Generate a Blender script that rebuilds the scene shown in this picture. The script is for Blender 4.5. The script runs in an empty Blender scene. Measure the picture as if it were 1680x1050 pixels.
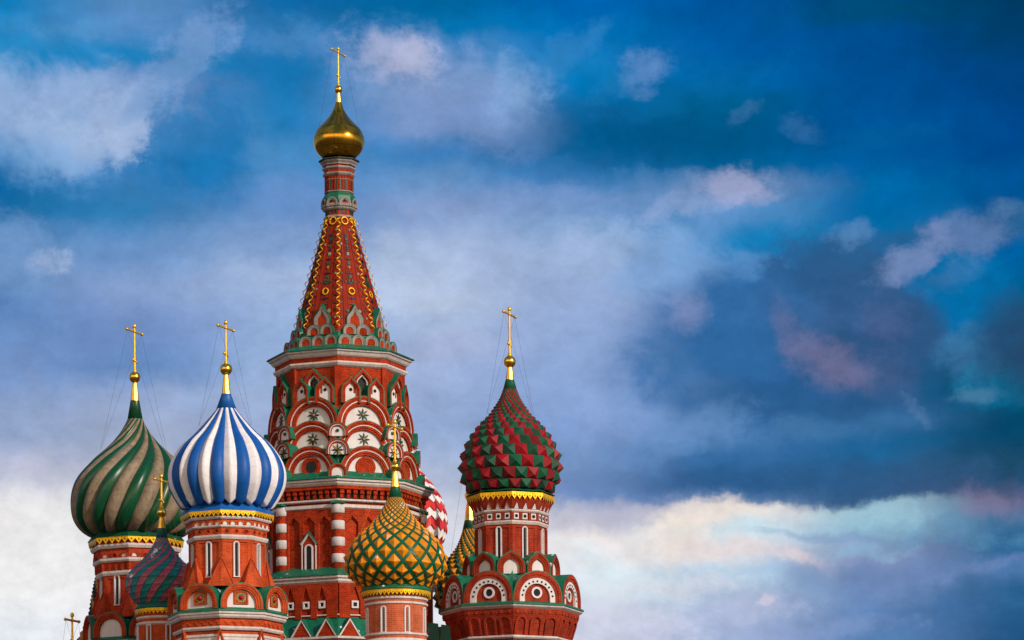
import bpy, math, random
from math import sin, cos, pi, radians as R_, atan, atan2, sqrt, hypot
random.seed(7)

# ------------------------------------------------------------------ camera
F = 6400.0          # focal length in photo pixels (photo is 1680 wide)
YH = 1750.0         # photo row of the horizon
ROLL = R_(0.42)
CZ = 1.7
scene = bpy.context.scene
cd = bpy.data.cameras.new("camera")
cam = bpy.data.objects.new("camera", cd)
scene.collection.objects.link(cam)
cam.location = (0, 0, CZ)
cam.rotation_euler = (pi/2, ROLL, 0)
cd.sensor_width = 36.0
cd.lens = 36.0*F/1680.0
cd.shift_y = (YH-525.0)/1680.0
cd.clip_start = 0.5
cd.clip_end = 20000
scene.camera = cam

# ------------------------------------------------------------------ view
scene.view_settings.view_transform = 'Standard'
scene.view_settings.look = 'None'
scene.view_settings.exposure = 0
scene.view_settings.gamma = 1

# ------------------------------------------------------------------ sun
SUN_AZ, SUN_EL = 46.0, 25.0      # degrees to the right of the line towards the viewer / above horizon
sl = bpy.data.lights.new("sun", 'SUN')
sl.energy = 3.3
sl.angle = R_(2.0)
sl.color = (1.0, 0.86, 0.72)
so = bpy.data.objects.new("sun", sl)
scene.collection.objects.link(so)
sd = (sin(R_(SUN_AZ))*cos(R_(SUN_EL)), -cos(R_(SUN_AZ))*cos(R_(SUN_EL)), sin(R_(SUN_EL)))
from mathutils import Vector
so.rotation_euler = Vector(sd).to_track_quat('Z', 'Y').to_euler()

def lin(c):
    out = []
    for v in c:
        v /= 255.0
        out.append(v/12.92 if v <= 0.04045 else ((v+0.055)/1.055)**2.4)
    return (out[0], out[1], out[2], 1.0)

# ------------------------------------------------------------------ world
def build_world():
    w = bpy.data.worlds.new("World"); scene.world = w; w.use_nodes = True
    nt = w.node_tree; N = nt.nodes; L = nt.links
    for n in list(N): N.remove(n)
    def nd(t, **k):
        n = N.new(t)
        for a, b in k.items(): setattr(n, a, b)
        return n
    def math_(op, a, b=None, c=None, clamp=False):
        n = nd('ShaderNodeMath', operation=op, use_clamp=clamp)
        for i, v in enumerate((a, b, c)):
            if v is None: continue
            if isinstance(v, (int, float)): n.inputs[i].default_value = v
            else: L.new(v, n.inputs[i])
        return n.outputs[0]
    def mixc(f, a, b):
        n = nd('ShaderNodeMix', data_type='RGBA')
        for i, v in ((0, f), (6, a), (7, b)):
            if isinstance(v, (int, float, tuple)): n.inputs[i].default_value = v
            else: L.new(v, n.inputs[i])
        return n.outputs[2]
    tc = nd('ShaderNodeTexCoord')
    sep = nd('ShaderNodeSeparateXYZ'); L.new(tc.outputs['Generated'], sep.inputs[0])
    dx, dy, dz = sep.outputs
    az = math_('ARCTAN2', dx, dy)
    el = math_('ARCSINE', dz)
    comb = nd('ShaderNodeCombineXYZ'); L.new(az, comb.inputs[0]); L.new(el, comb.inputs[1])
    P0 = comb.outputs[0]
    S = 1/F
    def noise(vec, px, detail=6, rough=0.55, col=False, off=0.0, sy=1.0, ntype='FBM', dist=0.0):
        mp = nd('ShaderNodeMapping'); L.new(vec, mp.inputs[0])
        mp.inputs['Location'].default_value = (off, off*1.7, off*0.3)
        mp.inputs['Scale'].default_value = (1/(px*S), sy/(px*S), 1)
        n = nd('ShaderNodeTexNoise', noise_dimensions='2D')
        n.inputs['Scale'].default_value = 1.0
        n.inputs['Detail'].default_value = detail
        n.inputs['Roughness'].default_value = rough
        n.inputs['Distortion'].default_value = dist
        L.new(mp.outputs[0], n.inputs['Vector'])
        return n.outputs['Color' if col else 'Fac']
    # domain warp
    def warp(vec, px, amount, off):
        c = noise(vec, px, 5, 0.6, True, off)
        sub = nd('ShaderNodeVectorMath', operation='SUBTRACT'); L.new(c, sub.inputs[0]); sub.inputs[1].default_value = (.5, .5, .5)
        sc = nd('ShaderNodeVectorMath', operation='SCALE'); L.new(sub.outputs[0], sc.inputs[0]); sc.inputs['Scale'].default_value = amount*S
        ad = nd('ShaderNodeVectorMath', operation='ADD'); L.new(vec, ad.inputs[0]); L.new(sc.outputs[0], ad.inputs[1])
        return ad.outputs[0]
    P1 = warp(P0, 200, 50, 3.1)
    P1 = warp(P1, 60, 34, 9.2)
    NA = math_('SUBTRACT', noise(P0, 140, 10, 0.66, off=1.3, sy=1.35, dist=.35), 0.5)
    NB = math_('SUBTRACT', noise(P0, 60, 9, 0.68, off=7.7, sy=1.3), 0.5)
    NC = math_('SUBTRACT', noise(P0, 420, 4, 0.5, off=5.1, sy=1.6), 0.5)
    def px2ang(x, y):
        a = atan((x-840)/F); e = atan((YH-y)/hypot(F, x-840))
        return a, e
    def ramp(stops):
        # stops: (photo row, rgb) -> colour by elevation
        r = nd('ShaderNodeValToRGB')
        e0 = px2ang(840, 1100)[1]; e1 = px2ang(840, -80)[1]; r.color_ramp.interpolation = 'EASE'
        sp = nd('ShaderNodeSeparateXYZ'); L.new(P1, sp.inputs[0])
        mr = nd('ShaderNodeMapRange'); L.new(sp.outputs[1], mr.inputs[0])
        mr.inputs[1].default_value = e0; mr.inputs[2].default_value = e1
        L.new(mr.outputs[0], r.inputs[0])
        els = r.color_ramp.elements
        pts = sorted([((px2ang(840, y)[1]-e0)/(e1-e0), lin(c)) for y, c in stops])
        while len(els) < len(pts): els.new(0.5)
        for e, (p, c) in zip(els, pts): e.position = p; 
        for e, (p, c) in zip(els, pts): e.color = c
        return r.outputs[0]
    spx = nd('ShaderNodeSeparateXYZ'); L.new(P1, spx.inputs[0])
    def mrange(v, a, b, lo=0.0, hi=1.0, sm=True):
        m = nd('ShaderNodeMapRange'); L.new(v, m.inputs[0])
        if sm: m.interpolation_type = 'SMOOTHSTEP'
        m.inputs[1].default_value = a; m.inputs[2].default_value = b
        m.inputs[3].default_value = lo; m.inputs[4].default_value = hi
        return m.outputs[0]
    c = ramp(SKYCOLS[0][1])
    for (xa, _), (xb, st) in zip(SKYCOLS, SKYCOLS[1:]):
        c = mixc(mrange(spx.outputs[0], px2ang(xa, 0)[0], px2ang(xb, 0)[0]), c, ramp(st))
    sky = nd('ShaderNodeTexSky', sky_type='NISHITA')
    sky.sun_disc = False; sky.sun_elevation = R_(SUN_EL); sky.sun_rotation = pi - R_(SUN_AZ)
    skb = nd('ShaderNodeVectorMath', operation='SCALE'); L.new(sky.outputs[0], skb.inputs[0]); skb.inputs['Scale'].default_value = 0.10
    for (x, y, rx, ry, rot, rgb, alpha, soft, k) in CLOUDS:
        a, e = px2ang(x, y)
        mp = nd('ShaderNodeMapping', vector_type='TEXTURE'); L.new(P1, mp.inputs[0])
        mp.inputs['Location'].default_value = (a, e, 0)
        mp.inputs['Rotation'].default_value = (0, 0, R_(rot))
        mp.inputs['Scale'].default_value = (rx*S*(1.5 if ry >= 60 else 1.3), ry*S*(1.5 if ry >= 60 else 1.3), 1)
        g = nd('ShaderNodeTexGradient', gradient_type='SPHERICAL'); L.new(mp.outputs[0], g.inputs[0])
        v = math_('MULTIPLY_ADD', NB if min(rx, ry) < 60 else NA, k*1.7, g.outputs['Fac'])
        # keep clouds local: fade where the gradient is zero
        gate = mrange(g.outputs['Fac'], 0.0, 0.30)
        f = mrange(v, 0.46-soft*0.5, 0.46+soft*0.5, 0, alpha*(1 if ry >= 60 else .78))
        f = math_('MULTIPLY', f, gate)
        c = mixc(f, c, lin(rgb))
    # fine light/dark texture over everything
    tex = math_('MULTIPLY_ADD', NA, 0.35, 1.0)
    tex = math_('MULTIPLY_ADD', NC, 0.12, tex)
    tex = math_('MULTIPLY_ADD', NB, 0.36, tex)
    ND = math_('SUBTRACT', noise(P1, 26, 7, 0.62, off=2.2, sy=1.8), 0.5)
    tex = math_('MULTIPLY_ADD', ND, 0.14, tex)
    sc = nd('ShaderNodeVectorMath', operation='SCALE'); L.new(c, sc.inputs[0]); L.new(tex, sc.inputs['Scale'])
    tn = nd('ShaderNodeVectorMath', operation='MULTIPLY'); L.new(sc.outputs[0], tn.inputs[0]); tn.inputs[1].default_value = (.965, .99, 1.01)
    c = tn.outputs[0]
    # the rest of the sky dome, outside this quarter: blue-grey broken cloud, a warm lit band in the west
    nb = nd('ShaderNodeTexNoise'); L.new(tc.outputs['Generated'], nb.inputs['Vector']); nb.inputs['Scale'].default_value = 3.0; nb.inputs['Detail'].default_value = 7
    gen = mixc(mrange(nb.outputs['Fac'], .42, .62), lin((52, 92, 148)), lin((150, 160, 182)))
    gen = mixc(0.35, gen, skb.outputs[0])
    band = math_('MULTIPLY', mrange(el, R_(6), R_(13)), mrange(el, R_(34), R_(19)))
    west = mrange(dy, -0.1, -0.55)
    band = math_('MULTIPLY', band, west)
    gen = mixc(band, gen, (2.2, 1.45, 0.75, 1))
    gen = mixc(mrange(el, R_(4), R_(0)), gen, lin((150, 150, 155)))
    q = math_('MULTIPLY', mrange(az, R_(14), R_(9)), mrange(az, R_(-14), R_(-9)))
    q = math_('MULTIPLY', q, math_('MULTIPLY', mrange(el, R_(23), R_(17)), mrange(el, R_(2), R_(5))))
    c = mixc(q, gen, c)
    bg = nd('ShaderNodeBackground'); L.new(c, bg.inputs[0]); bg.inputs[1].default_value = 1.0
    out = nd('ShaderNodeOutputWorld'); L.new(bg.outputs[0], out.inputs[0])
    w.cycles.sampling_method = 'MANUAL'; w.cycles.sample_map_resolution = 512

# sky colour columns: photo column -> [(photo row, rgb)...]
SKYCOLS = [
 (0, [(-60, (5, 115, 178)), (0, (8, 125, 185)), (50, (25, 130, 190)), (100, (45, 140, 195)), (150, (110, 155, 205)), (200, (130, 165, 210)), (250, (105, 160, 210)), (300, (20, 110, 170)),
      (350, (25, 110, 165)), (400, (100, 145, 195)), (450, (110, 150, 200)), (500, (95, 135, 190)), (600, (135, 160, 205)), (700, (140, 160, 195)), (780, (188, 190, 210)), (845, (238, 234, 232)), (950, (244, 240, 238)), (1050, (232, 236, 242))]),
 (240, [(-60, (60, 120, 180)), (0, (85, 135, 185)), (50, (90, 140, 195)), (100, (30, 130, 190)), (150, (125, 155, 205)), (200, (150, 175, 215)), (235, (120, 160, 210)), (270, (65, 130, 190)), (350, (50, 125, 180)),
      (420, (110, 150, 200)), (480, (140, 165, 210)), (540, (125, 150, 200)), (600, (110, 145, 195)), (650, (150, 168, 205)), (720, (160, 172, 200)), (790, (190, 192, 208)), (845, (236, 232, 232)), (1050, (242, 239, 240))]),
 (480, [(-60, (10, 100, 160)), (0, (15, 105, 165)), (60, (50, 125, 185)), (120, (20, 115, 175)), (200, (35, 125, 185)), (260, (75, 140, 195)), (330, (105, 145, 200)), (400, (130, 160, 205)), (450, (165, 185, 220)),
      (550, (150, 175, 215)), (650, (160, 180, 215)), (720, (155, 170, 205)), (850, (225, 224, 228)), (1050, (230, 229, 234))]),
 (720, [(-60, (0, 92, 150)), (0, (0, 100, 155)), (50, (5, 115, 175)), (80, (60, 130, 190)), (120, (90, 145, 197)), (150, (125, 155, 200)), (200, (120, 150, 200)), (250, (65, 130, 190)), (300, (100, 145, 195)),
      (350, (130, 155, 200)), (420, (165, 185, 215)), (490, (185, 200, 225)), (540, (165, 185, 220)), (600, (160, 178, 215)), (700, (150, 172, 210)), (780, (175, 185, 210)), (850, (216, 216, 226)), (1050, (232, 232, 236))]),
 (960, [(-60, (0, 92, 168)), (0, (0, 100, 175)), (50, (0, 115, 185)), (100, (20, 125, 190)), (140, (0, 120, 185)), (190, (20, 110, 170)), (230, (0, 95, 150)), (290, (50, 120, 180)), (340, (110, 145, 195)), (380, (120, 160, 205)),
      (420, (155, 180, 215)), (480, (145, 170, 210)), (560, (145, 170, 215)), (640, (130, 160, 205)), (700, (125, 155, 205)), (760, (115, 145, 190)), (820, (110, 140, 190)), (855, (200, 198, 210)), (885, (238, 228, 226)), (960, (224, 232, 238)), (1050, (205, 208, 225))]),
 (1200, [(-60, (0, 78, 148)), (0, (0, 85, 155)), (80, (0, 90, 160)), (130, (0, 100, 165)), (180, (0, 95, 142)), (240, (0, 85, 135)), (275, (0, 105, 160)), (310, (110, 145, 190)), (350, (90, 145, 200)), (400, (30, 125, 182)), (440, (50, 115, 175)),
      (520, (50, 105, 160)), (600, (35, 105, 165)), (650, (85, 130, 180)), (700, (90, 135, 185)), (760, (55, 110, 165)), (800, (45, 95, 145)), (822, (90, 125, 170)), (840, (238, 226, 222)), (880, (212, 226, 232)), (910, (226, 220, 220)), (950, (180, 205, 225)), (1000, (170, 185, 215)), (1050, (165, 180, 215))]),
 (1440, [(-60, (0, 66, 118)), (0, (0, 70, 122)), (30, (0, 75, 118)), (70, (0, 75, 140)), (150, (0, 78, 145)), (250, (0, 88, 155)), (330, (0, 105, 165)), (380, (0, 112, 168)), (410, (40, 100, 150)), (500, (60, 95, 140)), (600, (80, 93, 135)),
      (650, (40, 85, 125)), (700, (60, 115, 165)), (740, (30, 100, 150)), (790, (45, 90, 130)), (822, (50, 90, 130)), (842, (158, 193, 209)), (875, (140, 180, 205)), (910, (135, 150, 190)), (960, (105, 135, 180)), (1050, (90, 130, 180))]),
 (1680, [(-60, (0, 55, 95)), (0, (0, 60, 100)), (50, (0, 62, 105)), (150, (0, 68, 130)), (250, (0, 72, 140)), (330, (0, 85, 150)), (380, (40, 100, 150)), (430, (0, 95, 160)), (490, (0, 90, 140)), (540, (30, 80, 115)), (600, (35, 75, 110)),
      (650, (0, 88, 122)), (720, (5, 70, 105)), (790, (30, 75, 105)), (830, (85, 95, 130)), (860, (70, 115, 155)), (910, (40, 100, 145)), (940, (80, 120, 170)), (990, (40, 95, 140)), (1050, (35, 85, 130))]),
]
# x, y, rx, ry, rotation (counter-clockwise), rgb, alpha, softness, noise
CLOUDS = [
 # left bank and the blue gap beside it
 (110, 185, 200, 85, 0, (146, 173, 213), .85, .5, .8),
 (150, 225, 130, 44, -6, (166, 186, 218), .7, .6, .9),
 (60, 250, 110, 40, 0, (128, 166, 211), .6, .8, 1.0),
 (320, 80, 130, 55, 38, (122, 156, 203), .8, .6, .9),
 (60, 42, 170, 18, 0, (60, 138, 192), .6, .8, 1.0),
 (150, 45, 90, 16, 0, (90, 146, 198), .5, .8, 1.0),
 (110, 92, 130, 30, 3, (20, 128, 188), .7, .8, .6),
 (335, 235, 110, 120, -15, (10, 116, 178), .85, .55, .7),
 (205, 205, 75, 55, -50, (170, 188, 219), .85, .5, .9),
 (200, 160, 120, 34, 8, (146, 172, 212), .6, .7, .9),
 (255, 160, 60, 20, 35, (120, 158, 205), .7, .6, 1.2),
 (80, 270, 140, 45, 0, (110, 160, 208), .5, .8, 1.0),
 (5, 300, 60, 70, 0, (12, 104, 164), .8, .6, .7),
 (88, 427, 40, 30, 10, (192, 200, 224), .7, 1.0, 1.2),
 (25, 405, 60, 70, 20, (120, 155, 202), .6, .8, 1.0),
 (100, 560, 260, 70, 5, (98, 136, 190), .5, .9, .6),
 (480, 60, 60, 30, 10, (88, 140, 192), .5, .9, 1.2),
 # centre top
 (730, 140, 190, 70, -22, (128, 156, 203), .8, .7, .8),
 (800, 205, 150, 50, -15, (122, 150, 200), .6, .8, .8),
 (655, 88, 95, 46, -12, (172, 178, 210), .9, .9, 1.1),
 (690, 92, 50, 26, 0, (192, 190, 215), .6, .8, .8),
 (862, 150, 55, 52, -30, (134, 170, 214), .85, .8, .8),
 (930, 80, 90, 30, 30, (60, 134, 192), .6, .9, 1.2),
 (1068, 112, 50, 36, -10, (112, 146, 196), .8, .9, 1.1),
 (1020, 135, 80, 26, 30, (40, 125, 184), .6, .9, 1.0),
 (1090, 225, 200, 70, -6, (0, 84, 132), .75, .8, .6),
 (960, 250, 180, 45, -4, (6, 96, 152), .5, .9, .6),
 (1243, 184, 34, 18, 40, (66, 118, 172), .6, 1.0, 1.3),
 (1340, 220, 44, 22, -20, (58, 114, 168), .6, 1.0, 1.3),
 # middle
 (1215, 308, 78, 38, 0, (166, 168, 202), .95, .7, .7),
 (1130, 342, 90, 26, 12, (148, 168, 208), .8, .8, .8),
 (1180, 375, 80, 30, 10, (108, 150, 200), .6, .9, .9),
 (1010, 395, 100, 40, 0, (168, 186, 218), .6, .9, .8),
 (1090, 440, 70, 60, 0, (138, 168, 212), .6, .9, .9),
 (700, 470, 110, 60, -30, (190, 204, 226), .6, .9, .7),
 (880, 450, 260, 90, -10, (158, 174, 212), .5, .9, .6),
 (760, 570, 130, 36, 4, (176, 180, 212), .5, .9, .8),
 (1000, 610, 200, 110, 0, (142, 164, 208), .5, .9, .6),
 (1230, 395, 60, 30, 20, (16, 128, 188), .6, .8, .8),
 (1150, 150, 160, 22, 18, (10, 104, 160), .5, 1.0, 1.2),
 (1420, 240, 180, 20, 8, (4, 92, 146), .5, 1.0, 1.2),
 (1290, 350, 70, 16, 10, (60, 136, 186), .6, 1.0, 1.2),
 (1060, 300, 120, 22, 0, (70, 128, 182), .6, 1.0, 1.1),
 (900, 330, 160, 30, -4, (120, 150, 198), .5, 1.0, 1.0),
 (560, 350, 200, 26, -8, (92, 136, 190), .4, 1.0, 1.1),
 # blue gaps, then the dark towering cloud on the right
 (1250, 410, 120, 50, 5, (14, 128, 188), .8, .7, .7),
 (1560, 500, 130, 110, 0, (0, 110, 168), .95, .7, .5),
 (1480, 350, 150, 40, 0, (0, 100, 165), .7, .8, .5),
 (1120, 440, 110, 60, 0, (120, 160, 208), .7, .8, .7),
 (1250, 440, 60, 26, 10, (96, 142, 192), .7, .8, .9),
 (1320, 590, 255, 130, -4, (42, 94, 146), 1.0, .55, .5),
 (1365, 480, 130, 108, -10, (46, 94, 143), 1.0, .26, .55),
 (1455, 560, 125, 112, -45, (46, 86, 130), 1.0, .32, .45),
 (1440, 470, 70, 60, 0, (48, 92, 138), .9, .3, .5),
 (1180, 560, 170, 90, 15, (50, 108, 164), .9, .8, .4),
 (1330, 510, 130, 40, 0, (70, 104, 154), .35, .9, .8),
 (1400, 600, 120, 50, -25, (92, 104, 146), .5, .9, .9),
 (1362, 590, 90, 44, -35, (132, 120, 152), .62, 1.0, .8),
 (1310, 545, 60, 26, -60, (104, 112, 156), .6, .9, .7),
 (1460, 530, 50, 46, 0, (90, 98, 145), .5, .9, .9),
 (1135, 515, 44, 40, -30, (134, 146, 190), .8, .9, .7),
 (1340, 660, 260, 30, -2, (42, 90, 138), .8, .7, .5),
 (1570, 650, 70, 60, -50, (8, 84, 124), .7, .7, .8),
 (1408, 386, 50, 22, 12, (100, 140, 188), .75, 1.0, 1.1),
 (1590, 392, 120, 44, 18, (98, 124, 170), 1.0, .6, .6),
 (1510, 428, 80, 34, 24, (118, 138, 182), 1.0, .6, .6),
 (1565, 460, 60, 24, 18, (64, 120, 172), .7, .9, .8),
 (1665, 342, 40, 16, 0, (70, 116, 160), .8, .9, .7),
 (1592, 588, 60, 50, -10, (66, 124, 164), .7, .9, 1.0),
 (1625, 640, 70, 50, 0, (16, 120, 162), .7, .9, .9),
 (1605, 655, 50, 20, 10, (92, 134, 168), .6, .9, 1.0),
 (1505, 684, 40, 12, -42, (96, 130, 172), .6, 1.0, 1.2),
 (1680, 570, 80, 80, 0, (38, 74, 110), .8, .7, .7),
 # the long cloud base and the bright band under it
 (1330, 790, 420, 34, 0, (46, 92, 140), .6, .7, .4),
 (1560, 800, 160, 40, 0, (52, 84, 122), .6, .8, .6),
 (1120, 720, 150, 44, 20, (104, 142, 192), .6, .8, .8),
 (1040, 845, 140, 24, 8, (160, 160, 192), .5, .9, .8),
 (1175, 845, 120, 26, 4, (240, 226, 214), .8, .6, .7),
 (1120, 885, 80, 44, 0, (243, 227, 214), .9, .7, .7),
 (1190, 905, 120, 22, 0, (228, 214, 214), .8, .8, .7),
 (1240, 872, 60, 26, 0, (196, 220, 228), .8, .7, .8),
 (1325, 916, 50, 14, 0, (222, 206, 208), .85, .9, .7),
 (1440, 848, 110, 20, -3, (158, 198, 214), .8, .7, .6),
 (1420, 882, 180, 10, -2, (128, 152, 190), .8, .9, .7),
 (1430, 905, 100, 14, 0, (140, 186, 210), .6, .9, .9),
 (1460, 950, 120, 32, -2, (112, 136, 182), .9, .6, .6),
 (1350, 945, 50, 22, 0, (128, 152, 192), .7, .8, .8),
 (1600, 940, 140, 12, 10, (108, 134, 180), .8, .9, .6),
 (1630, 835, 70, 34, -5, (126, 116, 148), .85, .7, .7),
 (1220, 1000, 120, 36, 5, (186, 190, 218), .7, .8, .8),
 (1272, 985, 22, 10, 0, (216, 206, 220), .85, .7, .6),
 (1030, 1020, 150, 50, -10, (208, 206, 224), .6, .6, .8),
 (1000, 930, 130, 30, -25, (206, 226, 234), .6, .9, .8),
 (1600, 890, 150, 16, -4, (92, 146, 180), .6, 1.0, 1.0),
 (1540, 1010, 160, 24, 6, (60, 104, 156), .6, .9, .9),
 (1360, 1030, 160, 20, 4, (140, 158, 202), .6, 1.0, 1.0),
 (1120, 960, 140, 18, 0, (224, 216, 222), .6, 1.0, 1.0),
 (60, 690, 200, 40, 0, (150, 166, 200), .5, .9, .8),
]
build_world()

# ------------------------------------------------------------------ materials
MATS = {}
def newmat(name):
    m = bpy.data.materials.new(name); m.use_nodes = True
    MATS[name] = m
    nt = m.node_tree
    return m, nt, nt.nodes['Principled BSDF']

def plain(name, rgb, rough=0.6, metal=0.0, var=0.12, scale=1.2, spec=0.22, bump=0.0, streak=0.0, seam=0.0):
    m, nt, b = newmat(name)
    tc = nt.nodes.new('ShaderNodeTexCoord')
    n = nt.nodes.new('ShaderNodeTexNoise'); n.inputs['Scale'].default_value = scale; n.inputs['Detail'].default_value = 8
    nt.links.new(tc.outputs['Object'], n.inputs['Vector'])
    mr = nt.nodes.new('ShaderNodeMapRange'); nt.links.new(n.outputs['Fac'], mr.inputs[0])
    mr.inputs[1].default_value = .3; mr.inputs[2].default_value = .7
    mr.inputs[3].default_value = 1-var; mr.inputs[4].default_value = 1+var*0.6
    fac = mr.outputs[0]
    if streak:
        mp = nt.nodes.new('ShaderNodeMapping'); mp.inputs['Scale'].default_value = (5, 5, .5); nt.links.new(tc.outputs['Object'], mp.inputs[0])
        n2 = nt.nodes.new('ShaderNodeTexNoise'); n2.inputs['Scale'].default_value = 1.0; n2.inputs['Detail'].default_value = 6
        nt.links.new(mp.outputs[0], n2.inputs['Vector'])
        m2 = nt.nodes.new('ShaderNodeMapRange'); nt.links.new(n2.outputs['Fac'], m2.inputs[0])
        m2.inputs[1].default_value = .35; m2.inputs[2].default_value = .7; m2.inputs[3].default_value = 1.0; m2.inputs[4].default_value = 1-streak
        mu = nt.nodes.new('ShaderNodeMath'); mu.operation = 'MULTIPLY'; nt.links.new(fac, mu.inputs[0]); nt.links.new(m2.outputs[0], mu.inputs[1]); fac = mu.outputs[0]
    if seam:      # lapped sheet joints every so often up the dome
        def mm(op, a, b=None):
            q = nt.nodes.new('ShaderNodeMath'); q.operation = op
            for i, x in enumerate((a, b)):
                if x is None: continue
                if isinstance(x, (int, float)): q.inputs[i].default_value = x
                else: nt.links.new(x, q.inputs[i])
            return q.outputs[0]
        sp = nt.nodes.new('ShaderNodeSeparateXYZ'); nt.links.new(tc.outputs['Object'], sp.inputs[0])
        zz = mm('ADD', sp.outputs[2], mm('MULTIPLY', mm('SNAP', n.outputs['Fac'], .06), 1.3))
        ln = mm('LESS_THAN', mm('FRACT', mm('DIVIDE', zz, .52)), .075)
        fac = mm('MULTIPLY', fac, mm('SUBTRACT', 1.0, mm('MULTIPLY', ln, 1-seam)))
        pn = mm('FRACT', mm('MULTIPLY', mm('SINE', mm('MULTIPLY', mm('FLOOR', mm('DIVIDE', zz, .52)), 12.9)), 437.5))
        fac = mm('MULTIPLY', fac, mm('ADD', .93, mm('MULTIPLY', pn, .1)))
    v = nt.nodes.new('ShaderNodeVectorMath'); v.operation = 'SCALE'; v.inputs[0].default_value = rgb[:3]
    nt.links.new(fac, v.inputs['Scale']); nt.links.new(v.outputs[0], b.inputs['Base Color'])
    b.inputs['Roughness'].default_value = rough; b.inputs['Metallic'].default_value = metal
    b.inputs['Specular IOR Level'].default_value = spec
    if bump:
        bp = nt.nodes.new('ShaderNodeBump'); bp.inputs['Strength'].default_value = bump; bp.inputs['Distance'].default_value = .05
        nt.links.new(n.outputs['Fac'], bp.inputs['Height']); nt.links.new(bp.outputs[0], b.inputs['Normal'])
    return m

def brickmat(name, rgb, mortar, dark=0.6):
    m, nt, b = newmat(name)
    uv = nt.nodes.new('ShaderNodeUVMap'); uv.uv_map = 'uv'
    br = nt.nodes.new('ShaderNodeTexBrick'); nt.links.new(uv.outputs[0], br.inputs['Vector'])
    br.inputs['Scale'].default_value = 1.0
    br.inputs['Brick Width'].default_value = .30; br.inputs['Row Height'].default_value = .115
    br.inputs['Mortar Size'].default_value = .013; br.inputs['Mortar Smooth'].default_value = .3
    br.inputs['Bias'].default_value = -0.2
    br.inputs['Color1'].default_value = (*rgb, 1); br.inputs['Color2'].default_value = (rgb[0]*dark, rgb[1]*dark*.8, rgb[2]*dark*.8, 1)
    br.inputs['Mortar'].default_value = (*mortar, 1)
    tc = nt.nodes.new('ShaderNodeTexCoord')
    n = nt.nodes.new('ShaderNodeTexNoise'); n.inputs['Scale'].default_value = .9; n.inputs['Detail'].default_value = 9; n.inputs['Roughness'].default_value = .65
    nt.links.new(tc.outputs['Object'], n.inputs['Vector'])
    mr = nt.nodes.new('ShaderNodeMapRange'); nt.links.new(n.outputs['Fac'], mr.inputs[0])
    mr.inputs[1].default_value = .32; mr.inputs[2].default_value = .68; mr.inputs[3].default_value = .70; mr.inputs[4].default_value = 1.22
    mp = nt.nodes.new('ShaderNodeMapping'); mp.inputs['Scale'].default_value = (2.6, 2.6, .35); nt.links.new(tc.outputs['Object'], mp.inputs[0])
    n2 = nt.nodes.new('ShaderNodeTexNoise'); n2.inputs['Scale'].default_value = 1.0; n2.inputs['Detail'].default_value = 7; nt.links.new(mp.outputs[0], n2.inputs['Vector'])
    m2 = nt.nodes.new('ShaderNodeMapRange'); nt.links.new(n2.outputs['Fac'], m2.inputs[0])
    m2.inputs[1].default_value = .42; m2.inputs[2].default_value = .72; m2.inputs[3].default_value = 1.0; m2.inputs[4].default_value = .66
    mu = nt.nodes.new('ShaderNodeMath'); mu.operation = 'MULTIPLY'; nt.links.new(mr.outputs[0], mu.inputs[0]); nt.links.new(m2.outputs[0], mu.inputs[1])
    v = nt.nodes.new('ShaderNodeVectorMath'); v.operation = 'SCALE'
    nt.links.new(br.outputs['Color'], v.inputs[0]); nt.links.new(mu.outputs[0], v.inputs['Scale'])
    nt.links.new(v.outputs[0], b.inputs['Base Color'])
    bp = nt.nodes.new('ShaderNodeBump'); bp.inputs['Strength'].default_value = .5; bp.inputs['Distance'].default_value = .02; bp.invert = True
    nt.links.new(br.outputs['Fac'], bp.inputs['Height']); nt.links.new(bp.outputs[0], b.inputs['Normal'])
    b.inputs['Roughness'].default_value = .85; b.inputs['Specular IOR Level'].default_value = .08
    return m

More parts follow.
